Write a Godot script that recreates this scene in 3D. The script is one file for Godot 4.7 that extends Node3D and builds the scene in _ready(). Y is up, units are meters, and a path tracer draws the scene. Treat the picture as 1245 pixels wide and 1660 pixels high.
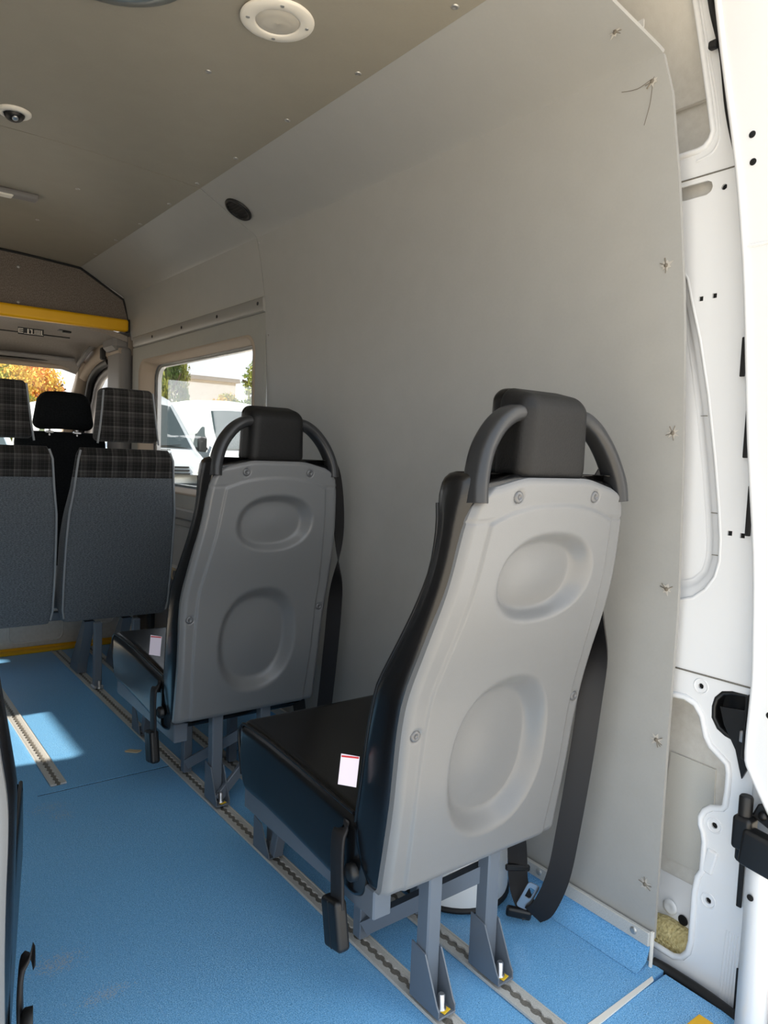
extends Node3D
# Minibus interior seen from the open rear door. x = right across the van, y = up, -z = forward. Floor at y = 0.

const MID := 0.44          # middle of the van across
const JOINT := -2.464      # joint between the rear and front lining panels
var M := {}
var taken := {}

# ------------------------------------------------------------------ mesh builder
class MB:
	var v := PackedVector3Array()
	var g := PackedInt32Array()
	func tri(a: Vector3, b: Vector3, c: Vector3, grp := -1) -> void:
		v.append(a); v.append(b); v.append(c); g.append(grp)
	func quad(a: Vector3, b: Vector3, c: Vector3, d: Vector3, grp := -1) -> void:
		tri(a, b, c, grp); tri(a, c, d, grp)
	func fix(from: int) -> void:
		# turn a closed shape the right way round (front faces run clockwise)
		var n := v.size()
		if n <= from: return
		var ctr := Vector3.ZERO
		for i in range(from, n): ctr += v[i]
		ctr /= float(n - from)
		var vol := 0.0
		for i in range(from, n, 3):
			vol += (v[i] - ctr).dot((v[i + 1] - ctr).cross(v[i + 2] - ctr))
		if vol > 0.0:
			for i in range(from, n, 3):
				var t := v[i + 1]; v[i + 1] = v[i + 2]; v[i + 2] = t
	func grid(rows: Array, close_u := false, grp := 0) -> void:
		var nr := rows.size()
		var nc: int = rows[0].size()
		for i in nr - 1:
			for j in (nc if close_u else nc - 1):
				var k := (j + 1) % nc
				quad(rows[i][j], rows[i][k], rows[i + 1][k], rows[i + 1][j], grp)
	func cap(row: Array, grp := -1) -> void:
		var c := Vector3.ZERO
		for p in row: c += p
		c /= float(row.size())
		for j in row.size(): tri(c, row[j], row[(j + 1) % row.size()], grp)
	# chamfered box
	func box(xf: Transform3D, size: Vector3, bev := 0.002) -> void:
		var from := v.size()
		var h := size * 0.5
		bev = minf(bev, minf(h.x, minf(h.y, h.z)) * 0.6)
		var pt := func(ax: int, s: Array) -> Vector3:
			var p := Vector3(s[0] * (h.x - bev), s[1] * (h.y - bev), s[2] * (h.z - bev))
			p[ax] = s[ax] * h[ax]
			return p
		var out := func(ps: Array) -> void:
			var c := Vector3.ZERO
			for p in ps: c += p
			var nn: Vector3 = (ps[2] - ps[0]).cross(ps[1] - ps[0])
			if nn.dot(c) < 0.0: ps.reverse()
			for i in range(1, ps.size() - 1): tri(xf * ps[0], xf * ps[i], xf * ps[i + 1])
		for ax in 3:
			var b := (ax + 1) % 3
			var c := (ax + 2) % 3
			for s in [-1.0, 1.0]:
				var q := []
				for k in [[-1.0, -1.0], [1.0, -1.0], [1.0, 1.0], [-1.0, 1.0]]:
					var sg := [0.0, 0.0, 0.0]
					sg[ax] = s; sg[b] = k[0]; sg[c] = k[1]
					q.append(pt.call(ax, sg))
				out.call(q)
			for sb in [-1.0, 1.0]:
				for sc in [-1.0, 1.0]:
					var s0 := [0.0, 0.0, 0.0]; var s1 := [0.0, 0.0, 0.0]
					s0[ax] = -1.0; s0[b] = sb; s0[c] = sc
					s1[ax] = 1.0; s1[b] = sb; s1[c] = sc
					out.call([pt.call(b, s0), pt.call(b, s1), pt.call(c, s1), pt.call(c, s0)])
		for sx in [-1.0, 1.0]:
			for sy in [-1.0, 1.0]:
				for sz in [-1.0, 1.0]:
					var s := [sx, sy, sz]
					out.call([pt.call(0, s), pt.call(1, s), pt.call(2, s)])
	# soft rounded box, optionally bent by f(Vector3) -> Vector3 in the box's own axes
	func soft(xf: Transform3D, size: Vector3, r: float, f = null, k := 4) -> void:
		var from := v.size()
		var h := size * 0.5
		r = minf(r, minf(h.x, minf(h.y, h.z)) * 0.98)
		var ticks := func(a: float) -> Array:
			var o := []
			for i in k + 1: o.append(-a + r * i / k)
			var m := 4
			for i in range(1, m): o.append(lerpf(-a + r, a - r, float(i) / m))
			for i in k + 1: o.append(a - r + r * i / k)
			return o
		var put := func(p: Vector3) -> Vector3:
			var inn := h - Vector3(r, r, r)
			var q := p.clamp(-inn, inn)
			var d := p - q
			var e := Vector3.ZERO
			for i in 3: e[i] = signf(d[i]) * tan(absf(d[i]) / r * PI / 4) if absf(d[i]) < r * 0.999 else signf(d[i])
			p = q + (e.normalized() * r if e.length() > 0.0 else Vector3.ZERO)
			if f != null: p = f.call(p)
			return xf * p
		for ax in 3:
			var b := (ax + 1) % 3
			var c := (ax + 2) % 3
			var tb: Array = ticks.call(h[b])
			var tc: Array = ticks.call(h[c])
			for s in [-1.0, 1.0]:
				var rows := []
				for x in tb:
					var row := []
					for y in tc:
						var p := Vector3.ZERO
						p[ax] = s * h[ax]; p[b] = x; p[c] = y
						row.append(put.call(p))
					if s > 0: row.reverse()
					rows.append(row)
				grid(rows, false, 0)
		fix(from)
	func sweep(path: Array, prof: Array, up: Vector3, grp := 0, ends := true, scales = null, loop := false) -> void:
		var from := v.size()
		var rows := []
		var n := path.size()
		for i in n:
			var a: Vector3 = path[(i - 1 + n) % n] if loop else path[maxi(i - 1, 0)]
			var b: Vector3 = path[(i + 1) % n] if loop else path[mini(i + 1, n - 1)]
			var t := (b - a).normalized()
			var side := t.cross(up).normalized()
			var u := side.cross(t).normalized()
			var sc: float = 1.0 if scales == null else scales[i]
			var row := []
			for q in prof: row.append(path[i] + side * (q.x * sc) + u * (q.y * sc))
			rows.append(row)
		if loop: rows.append(rows[0])
		grid(rows, true, grp)
		if ends and not loop:
			cap(rows[0]); var e: Array = rows[n - 1].duplicate(); e.reverse(); cap(e)
		fix(from)
	func tube(path: Array, r: float, up := Vector3.UP, sides := 8, loop := false) -> void:
		var prof := []
		for i in sides: prof.append(Vector2(cos(TAU * i / sides), sin(TAU * i / sides)) * r)
		sweep(path, prof, up, 0, true, null, loop)
	func lathe(xf: Transform3D, prof: Array, seg := 24, grp := 0) -> void:
		# prof: Vector2(radius, height) from bottom to top, round the y axis
		var from := v.size()
		var rows := []
		for p in prof:
			var row := []
			for i in seg: row.append(xf * Vector3(cos(TAU * i / seg) * p.x, p.y, sin(TAU * i / seg) * p.x))
			rows.append(row)
		grid(rows, true, grp)
		if prof[0].x > 0.0001: cap(rows[0])
		if prof[-1].x > 0.0001:
			var e: Array = rows[-1].duplicate(); e.reverse(); cap(e)
		fix(from)
	# a flat outline in xf's xy plane pushed out along +z
	func extrude(xf: Transform3D, poly: PackedVector2Array, depth: float, smooth := false) -> void:
		var from := v.size()
		var idx := Geometry2D.triangulate_polygon(poly)
		for i in range(0, idx.size(), 3):
			var a := poly[idx[i]]; var b := poly[idx[i + 1]]; var c := poly[idx[i + 2]]
			tri(xf * Vector3(a.x, a.y, 0), xf * Vector3(b.x, b.y, 0), xf * Vector3(c.x, c.y, 0))
			tri(xf * Vector3(a.x, a.y, depth), xf * Vector3(c.x, c.y, depth), xf * Vector3(b.x, b.y, depth))
		var cw := Geometry2D.is_polygon_clockwise(poly)
		var tcw := false
		if idx.size() >= 3:
			tcw = (poly[idx[1]] - poly[idx[0]]).cross(poly[idx[2]] - poly[idx[0]]) < 0
		for i in poly.size():
			var a := poly[i]; var b := poly[(i + 1) % poly.size()]
			var q := [xf * Vector3(a.x, a.y, 0), xf * Vector3(b.x, b.y, 0), xf * Vector3(b.x, b.y, depth), xf * Vector3(a.x, a.y, depth)]
			if (Geometry2D.is_polygon_clockwise(poly)) != tcw: q.reverse()
			var flip := q.duplicate(); flip.reverse()
			quad(flip[0], flip[1], flip[2], flip[3], 1 if smooth else -1)
		fix(from)
	func mesh() -> ArrayMesh:
		var st := SurfaceTool.new()
		st.begin(Mesh.PRIMITIVE_TRIANGLES)
		for i in g.size():
			st.set_smooth_group(g[i])
			st.add_vertex(v[i * 3]); st.add_vertex(v[i * 3 + 1]); st.add_vertex(v[i * 3 + 2])
		st.generate_normals()
		st.index()
		return st.commit()

# ------------------------------------------------------------------ scene helpers
func at(x: float, y: float, z: float) -> Transform3D:
	return Transform3D(Basis.IDENTITY, Vector3(x, y, z))
func rot(x: float, y: float, z: float, axis: Vector3, deg: float) -> Transform3D:
	return Transform3D(Basis(axis.normalized(), deg_to_rad(deg)), Vector3(x, y, z))
func side_plane(x: float) -> Transform3D:
	# outlines given as (z, y), pushed out along +x
	return Transform3D(Basis(Vector3(0, 0, 1), Vector3(0, 1, 0), Vector3(1, 0, 0)), Vector3(x, 0, 0))
func vec(a: Array) -> PackedVector2Array:
	var o := PackedVector2Array()
	for p in a: o.append(Vector2(p[0], p[1]))
	return o
func tab(t: Array, y: float) -> float:
	if y <= t[0][0]: return t[0][1]
	for i in t.size() - 1:
		if y <= t[i + 1][0]:
			return lerpf(t[i][1], t[i + 1][1], (y - t[i][0]) / (t[i + 1][0] - t[i][0]))
	return t[-1][1]
func spline(pts: Array, n: int) -> Array:
	# Catmull-Rom through Vector3 points
	var o := []
	for i in pts.size() - 1:
		var a: Vector3 = pts[maxi(i - 1, 0)]
		var d: Vector3 = pts[mini(i + 2, pts.size() - 1)]
		for k in n: o.append((pts[i] as Vector3).cubic_interpolate(pts[i + 1], a, d, float(k) / n))
	o.append(pts[-1])
	return o
func numbered(n: String) -> String:
	if not taken.has(n):
		taken[n] = 0
		return n
	taken[n] += 1
	return "%s_%03d" % [n, taken[n]]
func obj(called: String, m: Variant, mat: Material, parent: Node = self) -> MeshInstance3D:
	var o := MeshInstance3D.new()
	o.mesh = m.mesh() if m is MB else m
	o.material_override = mat
	o.name = numbered(called) if parent == self else called
	parent.add_child(o, true)
	return o
func tag(o: Node, label: String, category := "", group := "", kind := "") -> Node:
	if label: o.set_meta("label", label)
	if category: o.set_meta("category", category)
	if group: o.set_meta("group", group)
	if kind: o.set_meta("kind", kind)
	return o
func thing(called: String, label: String, category: String, pos := Vector3.ZERO, group := "") -> Node3D:
	var o := Node3D.new()
	o.name = numbered(called)
	add_child(o)
	o.position = pos
	tag(o, label, category, group)
	return o
func struct(called: String, label := "", category := "") -> Node3D:
	var o := Node3D.new()
	o.name = numbered(called)
	add_child(o)
	return tag(o, label, category, "", "structure")
func rounded(x0: float, y0: float, x1: float, y1: float, r: float, n := 6) -> Array:
	var o := []
	for c in [[x1 - r, y1 - r, 0.0], [x0 + r, y1 - r, 90.0], [x0 + r, y0 + r, 180.0], [x1 - r, y0 + r, 270.0]]:
		for i in n + 1:
			var a := deg_to_rad(c[2] + 90.0 * i / n)
			o.append([c[0] + cos(a) * r, c[1] + sin(a) * r])
	return o
# outline with holes: every hole is joined to the outline by a hair-thin bridge
func holed(outer: Array, holes: Array) -> PackedVector2Array:
	var p := vec(outer)
	if Geometry2D.is_polygon_clockwise(p): p.reverse()
	var hs := []
	for h in holes:
		var q := vec(h)
		if not Geometry2D.is_polygon_clockwise(q): q.reverse()
		hs.append(q)
	while hs.size():
		var best := [1e9, 0, 0, 0]
		for k in hs.size():
			for i in p.size():
				for j in hs[k].size():
					var d := p[i].distance_squared_to(hs[k][j])
					if d < best[0]: best = [d, i, j, k]
		var h: PackedVector2Array = hs[best[3]]
		var o := PackedVector2Array()
		for i in best[1] + 1: o.append(p[i])
		for j in h.size() + 1: o.append(h[(best[2] + j) % h.size()])
		for i in range(best[1], p.size()): o.append(p[i])
		p = o
		hs.remove_at(best[3])
	return p

# ------------------------------------------------------------------ materials
func noise_img(size: int, colors: Array, freq: float, seed_: int, speck := 0.0, stretch := Vector2(1, 1)) -> ImageTexture:
	# colours mixed by a tiling-enough noise plus grain
	var im := Image.create(size, size, false, Image.FORMAT_RGB8)
	var nz := FastNoiseLite.new(); nz.seed = seed_; nz.frequency = freq; nz.fractal_octaves = 3
	var rng := RandomNumberGenerator.new(); rng.seed = seed_
	for y in size:
		for x in size:
			# blend over the border so that the picture tiles
			var fx := float(x) / size
			var fy := float(y) / size
			var a := nz.get_noise_2d(x * stretch.x, y * stretch.y)
			var b := nz.get_noise_2d((x - size) * stretch.x, y * stretch.y)
			var c := nz.get_noise_2d(x * stretch.x, (y - size) * stretch.y)
			var d := nz.get_noise_2d((x - size) * stretch.x, (y - size) * stretch.y)
			var t := lerpf(lerpf(a, b, fx), lerpf(c, d, fx), fy) * 0.9 + 0.5 + (rng.randf() - 0.5) * speck
			t = clampf(t, 0.0, 0.999) * (colors.size() - 1)
			var k := int(t)
			im.set_pixel(x, y, (colors[k] as Color).lerp(colors[k + 1], t - k))
	im.generate_mipmaps()
	return ImageTexture.create_from_image(im)
func noise_tex(freq: float, seed_: int, size := 256, normal := false, bump := 4.0) -> NoiseTexture2D:
	var t := NoiseTexture2D.new()
	var nz := FastNoiseLite.new(); nz.seed = seed_; nz.frequency = freq; nz.fractal_octaves = 3
	t.noise = nz; t.width = size; t.height = size; t.seamless = true
	t.as_normal_map = normal; t.bump_strength = bump
	return t
func mat(c: Color, rough := 0.5, metal := 0.0, spec := 0.5) -> StandardMaterial3D:
	var m := StandardMaterial3D.new()
	m.albedo_color = c; m.roughness = rough; m.metallic = metal; m.metallic_specular = spec
	return m
func c8(r: int, g: int, b: int) -> Color:
	return Color8(r, g, b)
func grain(m: StandardMaterial3D, tex: Texture2D, scale: float, world := false) -> StandardMaterial3D:
	m.albedo_texture = tex; m.uv1_triplanar = true; m.uv1_world_triplanar = world; m.uv1_scale = Vector3.ONE * scale
	return m
func relief(m: StandardMaterial3D, tex: Texture2D, cm: float) -> StandardMaterial3D:
	m.heightmap_enabled = true; m.heightmap_texture = tex; m.heightmap_scale = cm
	return m
func make_materials() -> void:
	var fine := noise_tex(0.12, 3)
	var leather := noise_tex(0.09, 5)
	# wall lining: grey laminated board
	var lining := noise_img(256, [c8(164, 163, 159), c8(168, 167, 163)], 0.03, 11, 0.5)
	M.panel = grain(mat(Color.WHITE, 0.42, 0.0, 0.45), lining, 1.2)
	M.ceiling = grain(mat(Color(0.94, 0.91, 0.85), 0.45, 0.0, 0.4), lining, 1.2)
	M.trim = mat(c8(150, 148, 143), 0.4)
	M.moulded = grain(mat(Color(0.97, 0.97, 0.95), 0.5), lining, 2.0)
	# blue safety vinyl with mineral grains
	var vinyl := noise_img(1024, [c8(52, 104, 154), c8(96, 156, 208), c8(118, 178, 228), c8(144, 196, 240), c8(204, 230, 250)], 0.22, 21, 0.62)
	M.floor = grain(mat(Color(0.95, 1.0, 1.0), 0.30, 0.0, 0.5), vinyl, 1.6, true)
	relief(M.floor, noise_tex(0.22, 9, 512), 0.05)
	M.alu = relief(grain(mat(Color.WHITE, 0.40, 0.1), noise_img(256, [c8(176, 174, 168), c8(198, 197, 192), c8(212, 211, 206)], 0.2, 31, 0.6), 8.0), fine, 0.006)
	M.alu_dull = grain(mat(Color.WHITE, 0.55, 0.3), noise_img(128, [c8(112, 108, 100), c8(142, 138, 130)], 0.2, 33, 0.6), 10.0)
	M.steel = mat(c8(196, 196, 198), 0.3, 0.9)
	M.screw = mat(c8(186, 184, 180), 0.35, 0.7)
	M.grey_paint = mat(c8(104, 112, 122), 0.38, 0.15)
	M.seat_plastic = relief(grain(mat(Color.WHITE, 0.33), noise_img(128, [c8(113, 114, 115), c8(117, 118, 119)], 0.25, 41, 0.8), 14.0), fine, 0.003)
	M.button = mat(c8(98, 99, 101), 0.28, 0.2)
	M.vinyl_black = relief(grain(mat(Color.WHITE, 0.26), noise_img(128, [c8(11, 11, 12), c8(17, 17, 18)], 0.1, 45, 0.5), 8.0), leather, 0.006)
	M.vinyl_edge = mat(c8(16, 16, 17), 0.4)
	M.headrest = relief(grain(mat(Color.WHITE, 0.55, 0.0, 0.4), noise_img(128, [c8(15, 15, 15), c8(25, 24, 24)], 0.12, 47, 0.6), 8.0), leather, 0.03)
	M.handle = mat(c8(40, 41, 43), 0.34)
	M.belt = relief(mat(c8(22, 20, 21), 0.6), fine, 0.03)
	M.black = mat(c8(14, 14, 15), 0.45)
	M.black_matt = mat(c8(10, 10, 10), 0.8)
	M.rubber = mat(c8(20, 19, 19), 0.6)
	M.tag_white = mat(c8(226, 214, 226), 0.7)
	M.tag_red = mat(c8(190, 40, 46), 0.6)
	M.yellow = mat(c8(236, 178, 10), 0.42)
	M.yellow_label = mat(c8(226, 186, 40), 0.6)
	M.hole = mat(c8(8, 8, 8), 0.9)
	M.body = mat(c8(236, 237, 238), 0.22, 0.0, 0.5)
	M.body.clearcoat_enabled = true; M.body.clearcoat = 0.6; M.body.clearcoat_roughness = 0.05
	M.primer = grain(mat(Color.WHITE, 0.5), noise_img(256, [c8(214, 211, 204), c8(226, 224, 218)], 0.04, 51, 0.4), 4.0)
	M.board = grain(mat(Color.WHITE, 0.7), noise_img(256, [c8(206, 204, 196), c8(216, 214, 207)], 0.2, 53, 0.7), 12.0)
	M.foam = relief(grain(mat(Color.WHITE, 0.85), noise_img(256, [c8(150, 130, 78), c8(200, 184, 130), c8(220, 206, 158)], 0.06, 55, 0.5), 7.0), noise_tex(0.06, 57), 0.4)
	M.sealer = mat(c8(186, 181, 172), 0.7)
	M.dirt = mat(c8(120, 112, 100), 0.9)
	M.carpet = relief(grain(mat(Color.WHITE, 0.95, 0.0, 0.2), noise_img(256, [c8(98, 90, 83), c8(122, 113, 105), c8(140, 131, 123)], 0.09, 61, 0.9, Vector2(1, 0.6)), 7.0), noise_tex(0.3, 62), 0.15)
	M.knit = relief(grain(mat(Color.WHITE, 0.95, 0.0, 0.2), noise_img(256, [c8(66, 69, 72), c8(100, 104, 108), c8(136, 140, 144)], 0.12, 63, 0.9, Vector2(0.35, 1.0)), 9.0), noise_tex(0.3, 64), 0.05)
	M.knit.rim_enabled = true; M.knit.rim = 0.3
	M.plaid = grain(mat(Color.WHITE, 0.95, 0.0, 0.2), plaid_img(), 4.2)
	M.plaid.rim_enabled = true; M.plaid.rim = 0.2
	M.piping = mat(c8(150, 152, 154), 0.7)
	M.cab_fabric = grain(mat(Color.WHITE, 0.95, 0.0, 0.2), noise_img(128, [c8(20, 22, 24), c8(34, 36, 38)], 0.1, 65, 0.8), 6.0)
	M.headliner = grain(mat(Color.WHITE, 0.9), noise_img(128, [c8(150, 142, 134), c8(164, 156, 148)], 0.1, 67, 0.6), 6.0)
	M.cab_grey = mat(c8(132, 128, 126), 0.6)
	M.cab_beige = mat(c8(176, 160, 142), 0.7)
	M.glass = mat(Color(0.22, 0.29, 0.27, 0.22), 0.02)
	M.glass.transparency = BaseMaterial3D.TRANSPARENCY_ALPHA
	M.clear_glass = mat(Color(0.30, 0.34, 0.33, 0.33), 0.02)
	M.clear_glass.transparency = BaseMaterial3D.TRANSPARENCY_ALPHA
	M.windscreen = mat(Color(0.24, 0.27, 0.26, 0.06), 0.02)
	M.windscreen.transparency = BaseMaterial3D.TRANSPARENCY_ALPHA
	M.dome = mat(Color(0.02, 0.02, 0.02, 0.35), 0.04)
	M.dome.transparency = BaseMaterial3D.TRANSPARENCY_ALPHA
	M.lamp_white = mat(c8(238, 232, 220), 0.4)
	M.lamp_lens = relief(mat(c8(196, 190, 178), 0.3), noise_tex(0.2, 71), 0.05)
	M.brown = mat(c8(70, 40, 34), 0.5)
	M.vent_ring = mat(c8(120, 128, 130), 0.28, 0.5)
	M.drum = mat(c8(236, 236, 234), 0.3)
	M.scuff = mat(c8(176, 192, 206), 0.7)
	M.wood = mat(c8(206, 186, 150), 0.8)
	# outside
	M.tarmac = grain(mat(Color.WHITE, 0.9), noise_img(256, [c8(180, 171, 156), c8(206, 197, 182)], 0.05, 81, 0.6), 0.4, true)
	M.paint_white = mat(c8(192, 200, 202), 0.25)
	M.paint_white.clearcoat_enabled = true; M.paint_white.clearcoat = 0.5
	M.van_glass = mat(c8(58, 70, 72), 0.06)
	M.van_trim = mat(c8(42, 44, 46), 0.6)
	M.van_lamp = mat(c8(210, 214, 216), 0.15)
	M.tyre = mat(c8(24, 24, 25), 0.85)
	M.wall_pale = grain(mat(Color.WHITE, 0.9), noise_img(128, [c8(206, 198, 184), c8(218, 210, 198)], 0.05, 83, 0.4), 0.5)
	M.roof_grey = mat(c8(196, 188, 178), 0.8)
	M.bark = mat(c8(74, 60, 46), 0.9)
	for k in [["leaf_green", 88, 112, 44], ["leaf_olive", 132, 138, 52], ["leaf_gold", 196, 158, 56], ["leaf_orange", 206, 128, 50]]:
		var m := mat(c8(k[1], k[2], k[3]), 0.7)
		m.backlight_enabled = true; m.backlight = c8(k[1], k[2], k[3]) * 0.6
		m.cull_mode = BaseMaterial3D.CULL_DISABLED
		M[k[0]] = m
func plaid_img() -> ImageTexture:
	var n := 256
	var im := Image.create(n, n, false, Image.FORMAT_RGB8)
	var rng := RandomNumberGenerator.new(); rng.seed = 77
	for y in n:
		for x in n:
			var c := 0.155
			for q in [[x, 64, 26, 0.06], [x, 64, 6, 0.05], [x, 16, 3, 0.05], [y, 64, 26, 0.05], [y, 64, 8, 0.05], [y, 16, 3, 0.06]]:
				if posmod(q[0] + 3, q[1]) < q[2]: c += q[3]
			c += (rng.randf() - 0.5) * 0.06
			if (x / 2 + y / 2) % 2 == 0: c *= 0.86
			im.set_pixel(x, y, Color(c * 1.04, c * 1.0, c * 0.97))
	im.generate_mipmaps()
	return ImageTexture.create_from_image(im)

# ------------------------------------------------------------------ start
func _ready() -> void:
	camera_and_light()
	make_materials()
	build_floor()
	build_right_wall()
	build_ceiling()
	build_left_wall()
	build_bulkhead_and_cab()
	build_rear_pillar()
	build_seats()
	build_front_bench()
	build_small_things()
	build_outside()

func camera_and_light() -> void:
	var cam := Camera3D.new()
	cam.name = "camera"
	cam.fov = 69.718
	cam.near = 0.02
	cam.far = 400.0
	add_child(cam)
	cam.transform = Transform3D(Basis(Vector3(0.797848, 0.038968, 0.601597), Vector3(0.015173, 0.996295, -0.084657), Vector3(-0.602667, 0.076671, 0.794301)).orthonormalized(), Vector3(0, 1, 0))
	cam.current = true
	var env := Environment.new()
	var sky := Sky.new()
	var sm := ProceduralSkyMaterial.new()
	sm.sky_top_color = Color(0.80, 0.85, 0.91)
	sm.sky_horizon_color = Color(0.97, 0.97, 0.96)
	sm.sky_curve = 0.22
	sm.ground_bottom_color = Color(0.40, 0.38, 0.35)
	sm.ground_horizon_color = Color(0.70, 0.69, 0.66)
	sm.sun_angle_max = 20.0
	sky.sky_material = sm
	env.background_mode = Environment.BG_SKY
	env.sky = sky
	env.background_energy_multiplier = 1.0
	env.tonemap_mode = Environment.TONE_MAPPER_LINEAR
	env.tonemap_exposure = 2.5
	env.sdfgi_enabled = true
	env.ssao_enabled = true
	env.ssil_enabled = true
	var we := WorldEnvironment.new()
	we.name = "environment"
	we.environment = env
	add_child(we)
	var sun := DirectionalLight3D.new()
	sun.name = "sun"
	# from the left of the van, high, a little from ahead; it draws the patch on the floor through the left window
	var travel := Vector3(1.06, -1.40, 0.16).normalized()
	sun.transform = Transform3D(Basis.looking_at(travel, Vector3.UP), Vector3(-10, 12, -3))
	sun.light_color = Color(1.0, 0.96, 0.90)
	sun.light_energy = 2.0
	sun.light_angular_distance = 1.2
	sun.shadow_enabled = true
	add_child(sun)

# ------------------------------------------------------------------ floor
func build_floor() -> void:
	var fl := struct("floor", "speckled blue safety vinyl floor of the minibus", "floor")
	var m := MB.new()
	m.box(at((-0.43 + 0.46) / 2, -0.02, -2.24), Vector3(0.89, 0.04, 2.98), 0.0005)
	obj("vinyl_sheet", m, M.floor, fl)
	m = MB.new()
	m.box(at((0.46 + 1.312) / 2, -0.02, (-2.174 - 0.75) / 2), Vector3(0.852, 0.04, 1.424), 0.0003)
	obj("vinyl_sheet", m, M.floor, fl)
	m = MB.new()
	m.box(at((0.46 + 1.312) / 2, -0.02, (-2.1815 - 3.73) / 2), Vector3(0.852, 0.04, 1.548), 0.0003)
	obj("vinyl_sheet", m, M.floor, fl)
	m = MB.new()
	m.box(at(0.886, -0.012, -2.178), Vector3(0.852, 0.02, 0.009), 0.0005)
	obj("joint_sealant", m, M.rubber, fl)
	# rear threshold mat
	m = MB.new()
	m.box(at(0.44, -0.022, -0.60), Vector3(1.74, 0.04, 0.29), 0.002)
	obj("threshold_mat", m, M.floor, fl)
	m = MB.new()
	m.box(at(0.44, -0.06, -2.2), Vector3(1.78, 0.03, 3.7), 0.002)
	obj("subfloor", m, M.black_matt, fl)
	# coved upstand at the foot of the right wall
	m = MB.new()
	var rows := []
	for z in [-0.775, -2.45]:
		var row := []
		for a in [[1.255, 0.001], [1.275, 0.004], [1.29, 0.014], [1.298, 0.035], [1.300, 0.06]]: row.append(Vector3(a[0], a[1], z))
		rows.append(row)
	m.grid(rows)
	obj("vinyl_upstand", m, M.floor, fl)
	m = MB.new()
	m.extrude(Transform3D(Basis(Vector3(1, 0, 0), Vector3(0, 0, 1), Vector3(0, 1, 0)), Vector3(0, 0.0, 0)), vec([[0.9, -0.735], [1.095, -0.735], [1.268, -0.744], [1.275, -0.752], [1.10, -0.747], [0.9, -0.744]]), 0.003)
	obj("white_joint_strip", m, M.lamp_white, fl)
	# tapered end of a vehicle step in safety yellow
	var sp := MB.new()
	sp.box(at(1.21, 0.004, -0.628), Vector3(0.09, 0.006, 0.03), 0.002)
	obj("yellow_edge_strip", sp, M.yellow, fl)
	# yellow nosing at the front edge of the floor
	m = MB.new()
	m.box(at(0.62, 0.006, -3.735), Vector3(1.35, 0.014, 0.045), 0.004)
	m.box(at(0.62, 0.012, -3.762), Vector3(1.35, 0.02, 0.008), 0.002)
	obj("yellow_nosing", m, M.yellow, fl)
	# pale scuffs trodden into the vinyl
	var rng := RandomNumberGenerator.new(); rng.seed = 91
	for sc in [[0.341, -1.432, 0.045, 0.03, 420], [0.389, -1.298, 0.05, 0.02, 260], [0.488, -2.026, 0.03, 0.03, 160], [0.464, -2.09, 0.05, 0.03, 200]]:
		m = MB.new()
		for i in sc[4]:
			var p := Vector3(sc[0] + rng.randfn() * sc[2] * 0.55, 0.0004, sc[1] + rng.randfn() * sc[3] * 0.55)
			var a := rng.randf() * TAU
			var u := Vector3(cos(a), 0, sin(a)) * rng.randf_range(0.0008, 0.0026)
			var w := Vector3(-sin(a), 0, cos(a)) * rng.randf_range(0.0005, 0.0012)
			m.quad(p - u, p + w, p + u, p - w)
		tag(obj("scuff_mark", m, M.scuff, fl), "", "", "", "stuff")
	# seat rails
	rail(0.862, -3.70, -0.58, "long aluminium seat rail under the aisle-side feet of the grey-backed seats", true)
	rail(1.011, -3.70, -0.58, "long aluminium seat rail under the wall-side feet of the grey-backed seats", true)
	rail(0.525, -3.70, -2.215, "short aluminium seat rail ending in the aisle beside the floor joint", false)

func rail(x: float, z0: float, z1: float, label: String, _wide: bool) -> void:
	var t := thing("seat_rail", label, "rail", Vector3(x, 0, z1), "seat rails in the floor")
	var w := 0.0225
	var base := MB.new()
	base.box(at(0, 0.0012, (z0 - z1) / 2), Vector3(w * 2 - 0.004, 0.0016, z1 - z0), 0.0004)
	obj("channel", base, M.alu_dull, t)
	var pitch := 0.025
	var n := int((z1 - z0) / pitch)
	for s in [-1.0, 1.0]:
		var p := PackedVector2Array()
		p.append(Vector2(s * w, 0)); p.append(Vector2(s * w, z0 - z1))
		for i in range(n - 1, -1, -1):
			var zc := -(i + 0.5) * pitch
			for a in [-78, -40, 0, 40, 78]:
				p.append(Vector2(s * (0.0036 + 0.0058 * cos(deg_to_rad(a))), zc + sin(deg_to_rad(a)) * 0.0098))
		p.append(Vector2(s * 0.0055, 0))
		var m := MB.new()
		var basis := Transform3D(Basis(Vector3(1, 0, 0), Vector3(0, 0, 1), Vector3(0, 1, 0)), Vector3(0, 0.002, 0))
		m.extrude(basis, p, 0.0035)
		m.box(at(s * (w - 0.0025), 0.0062, (z0 - z1) / 2), Vector3(0.004, 0.0022, z1 - z0), 0.0008)
		obj("slotted_flange", m, M.alu, t)

# ------------------------------------------------------------------ right wall
const PROF := [[0.0, 1.305], [0.5, 1.312], [1.0, 1.310], [1.3, 1.300], [1.56, 1.285], [1.70, 1.262], [1.763, 1.246]]
const EDGE := [[0.0, -0.772], [0.5, -0.777], [0.73, -0.774], [1.04, -0.785], [1.24, -0.794], [1.35, -0.801], [1.5, -0.814], [1.6, -0.824], [1.71, -0.830], [1.763, -0.842]]
func wx(y: float) -> float: return tab(PROF, y)

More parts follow.
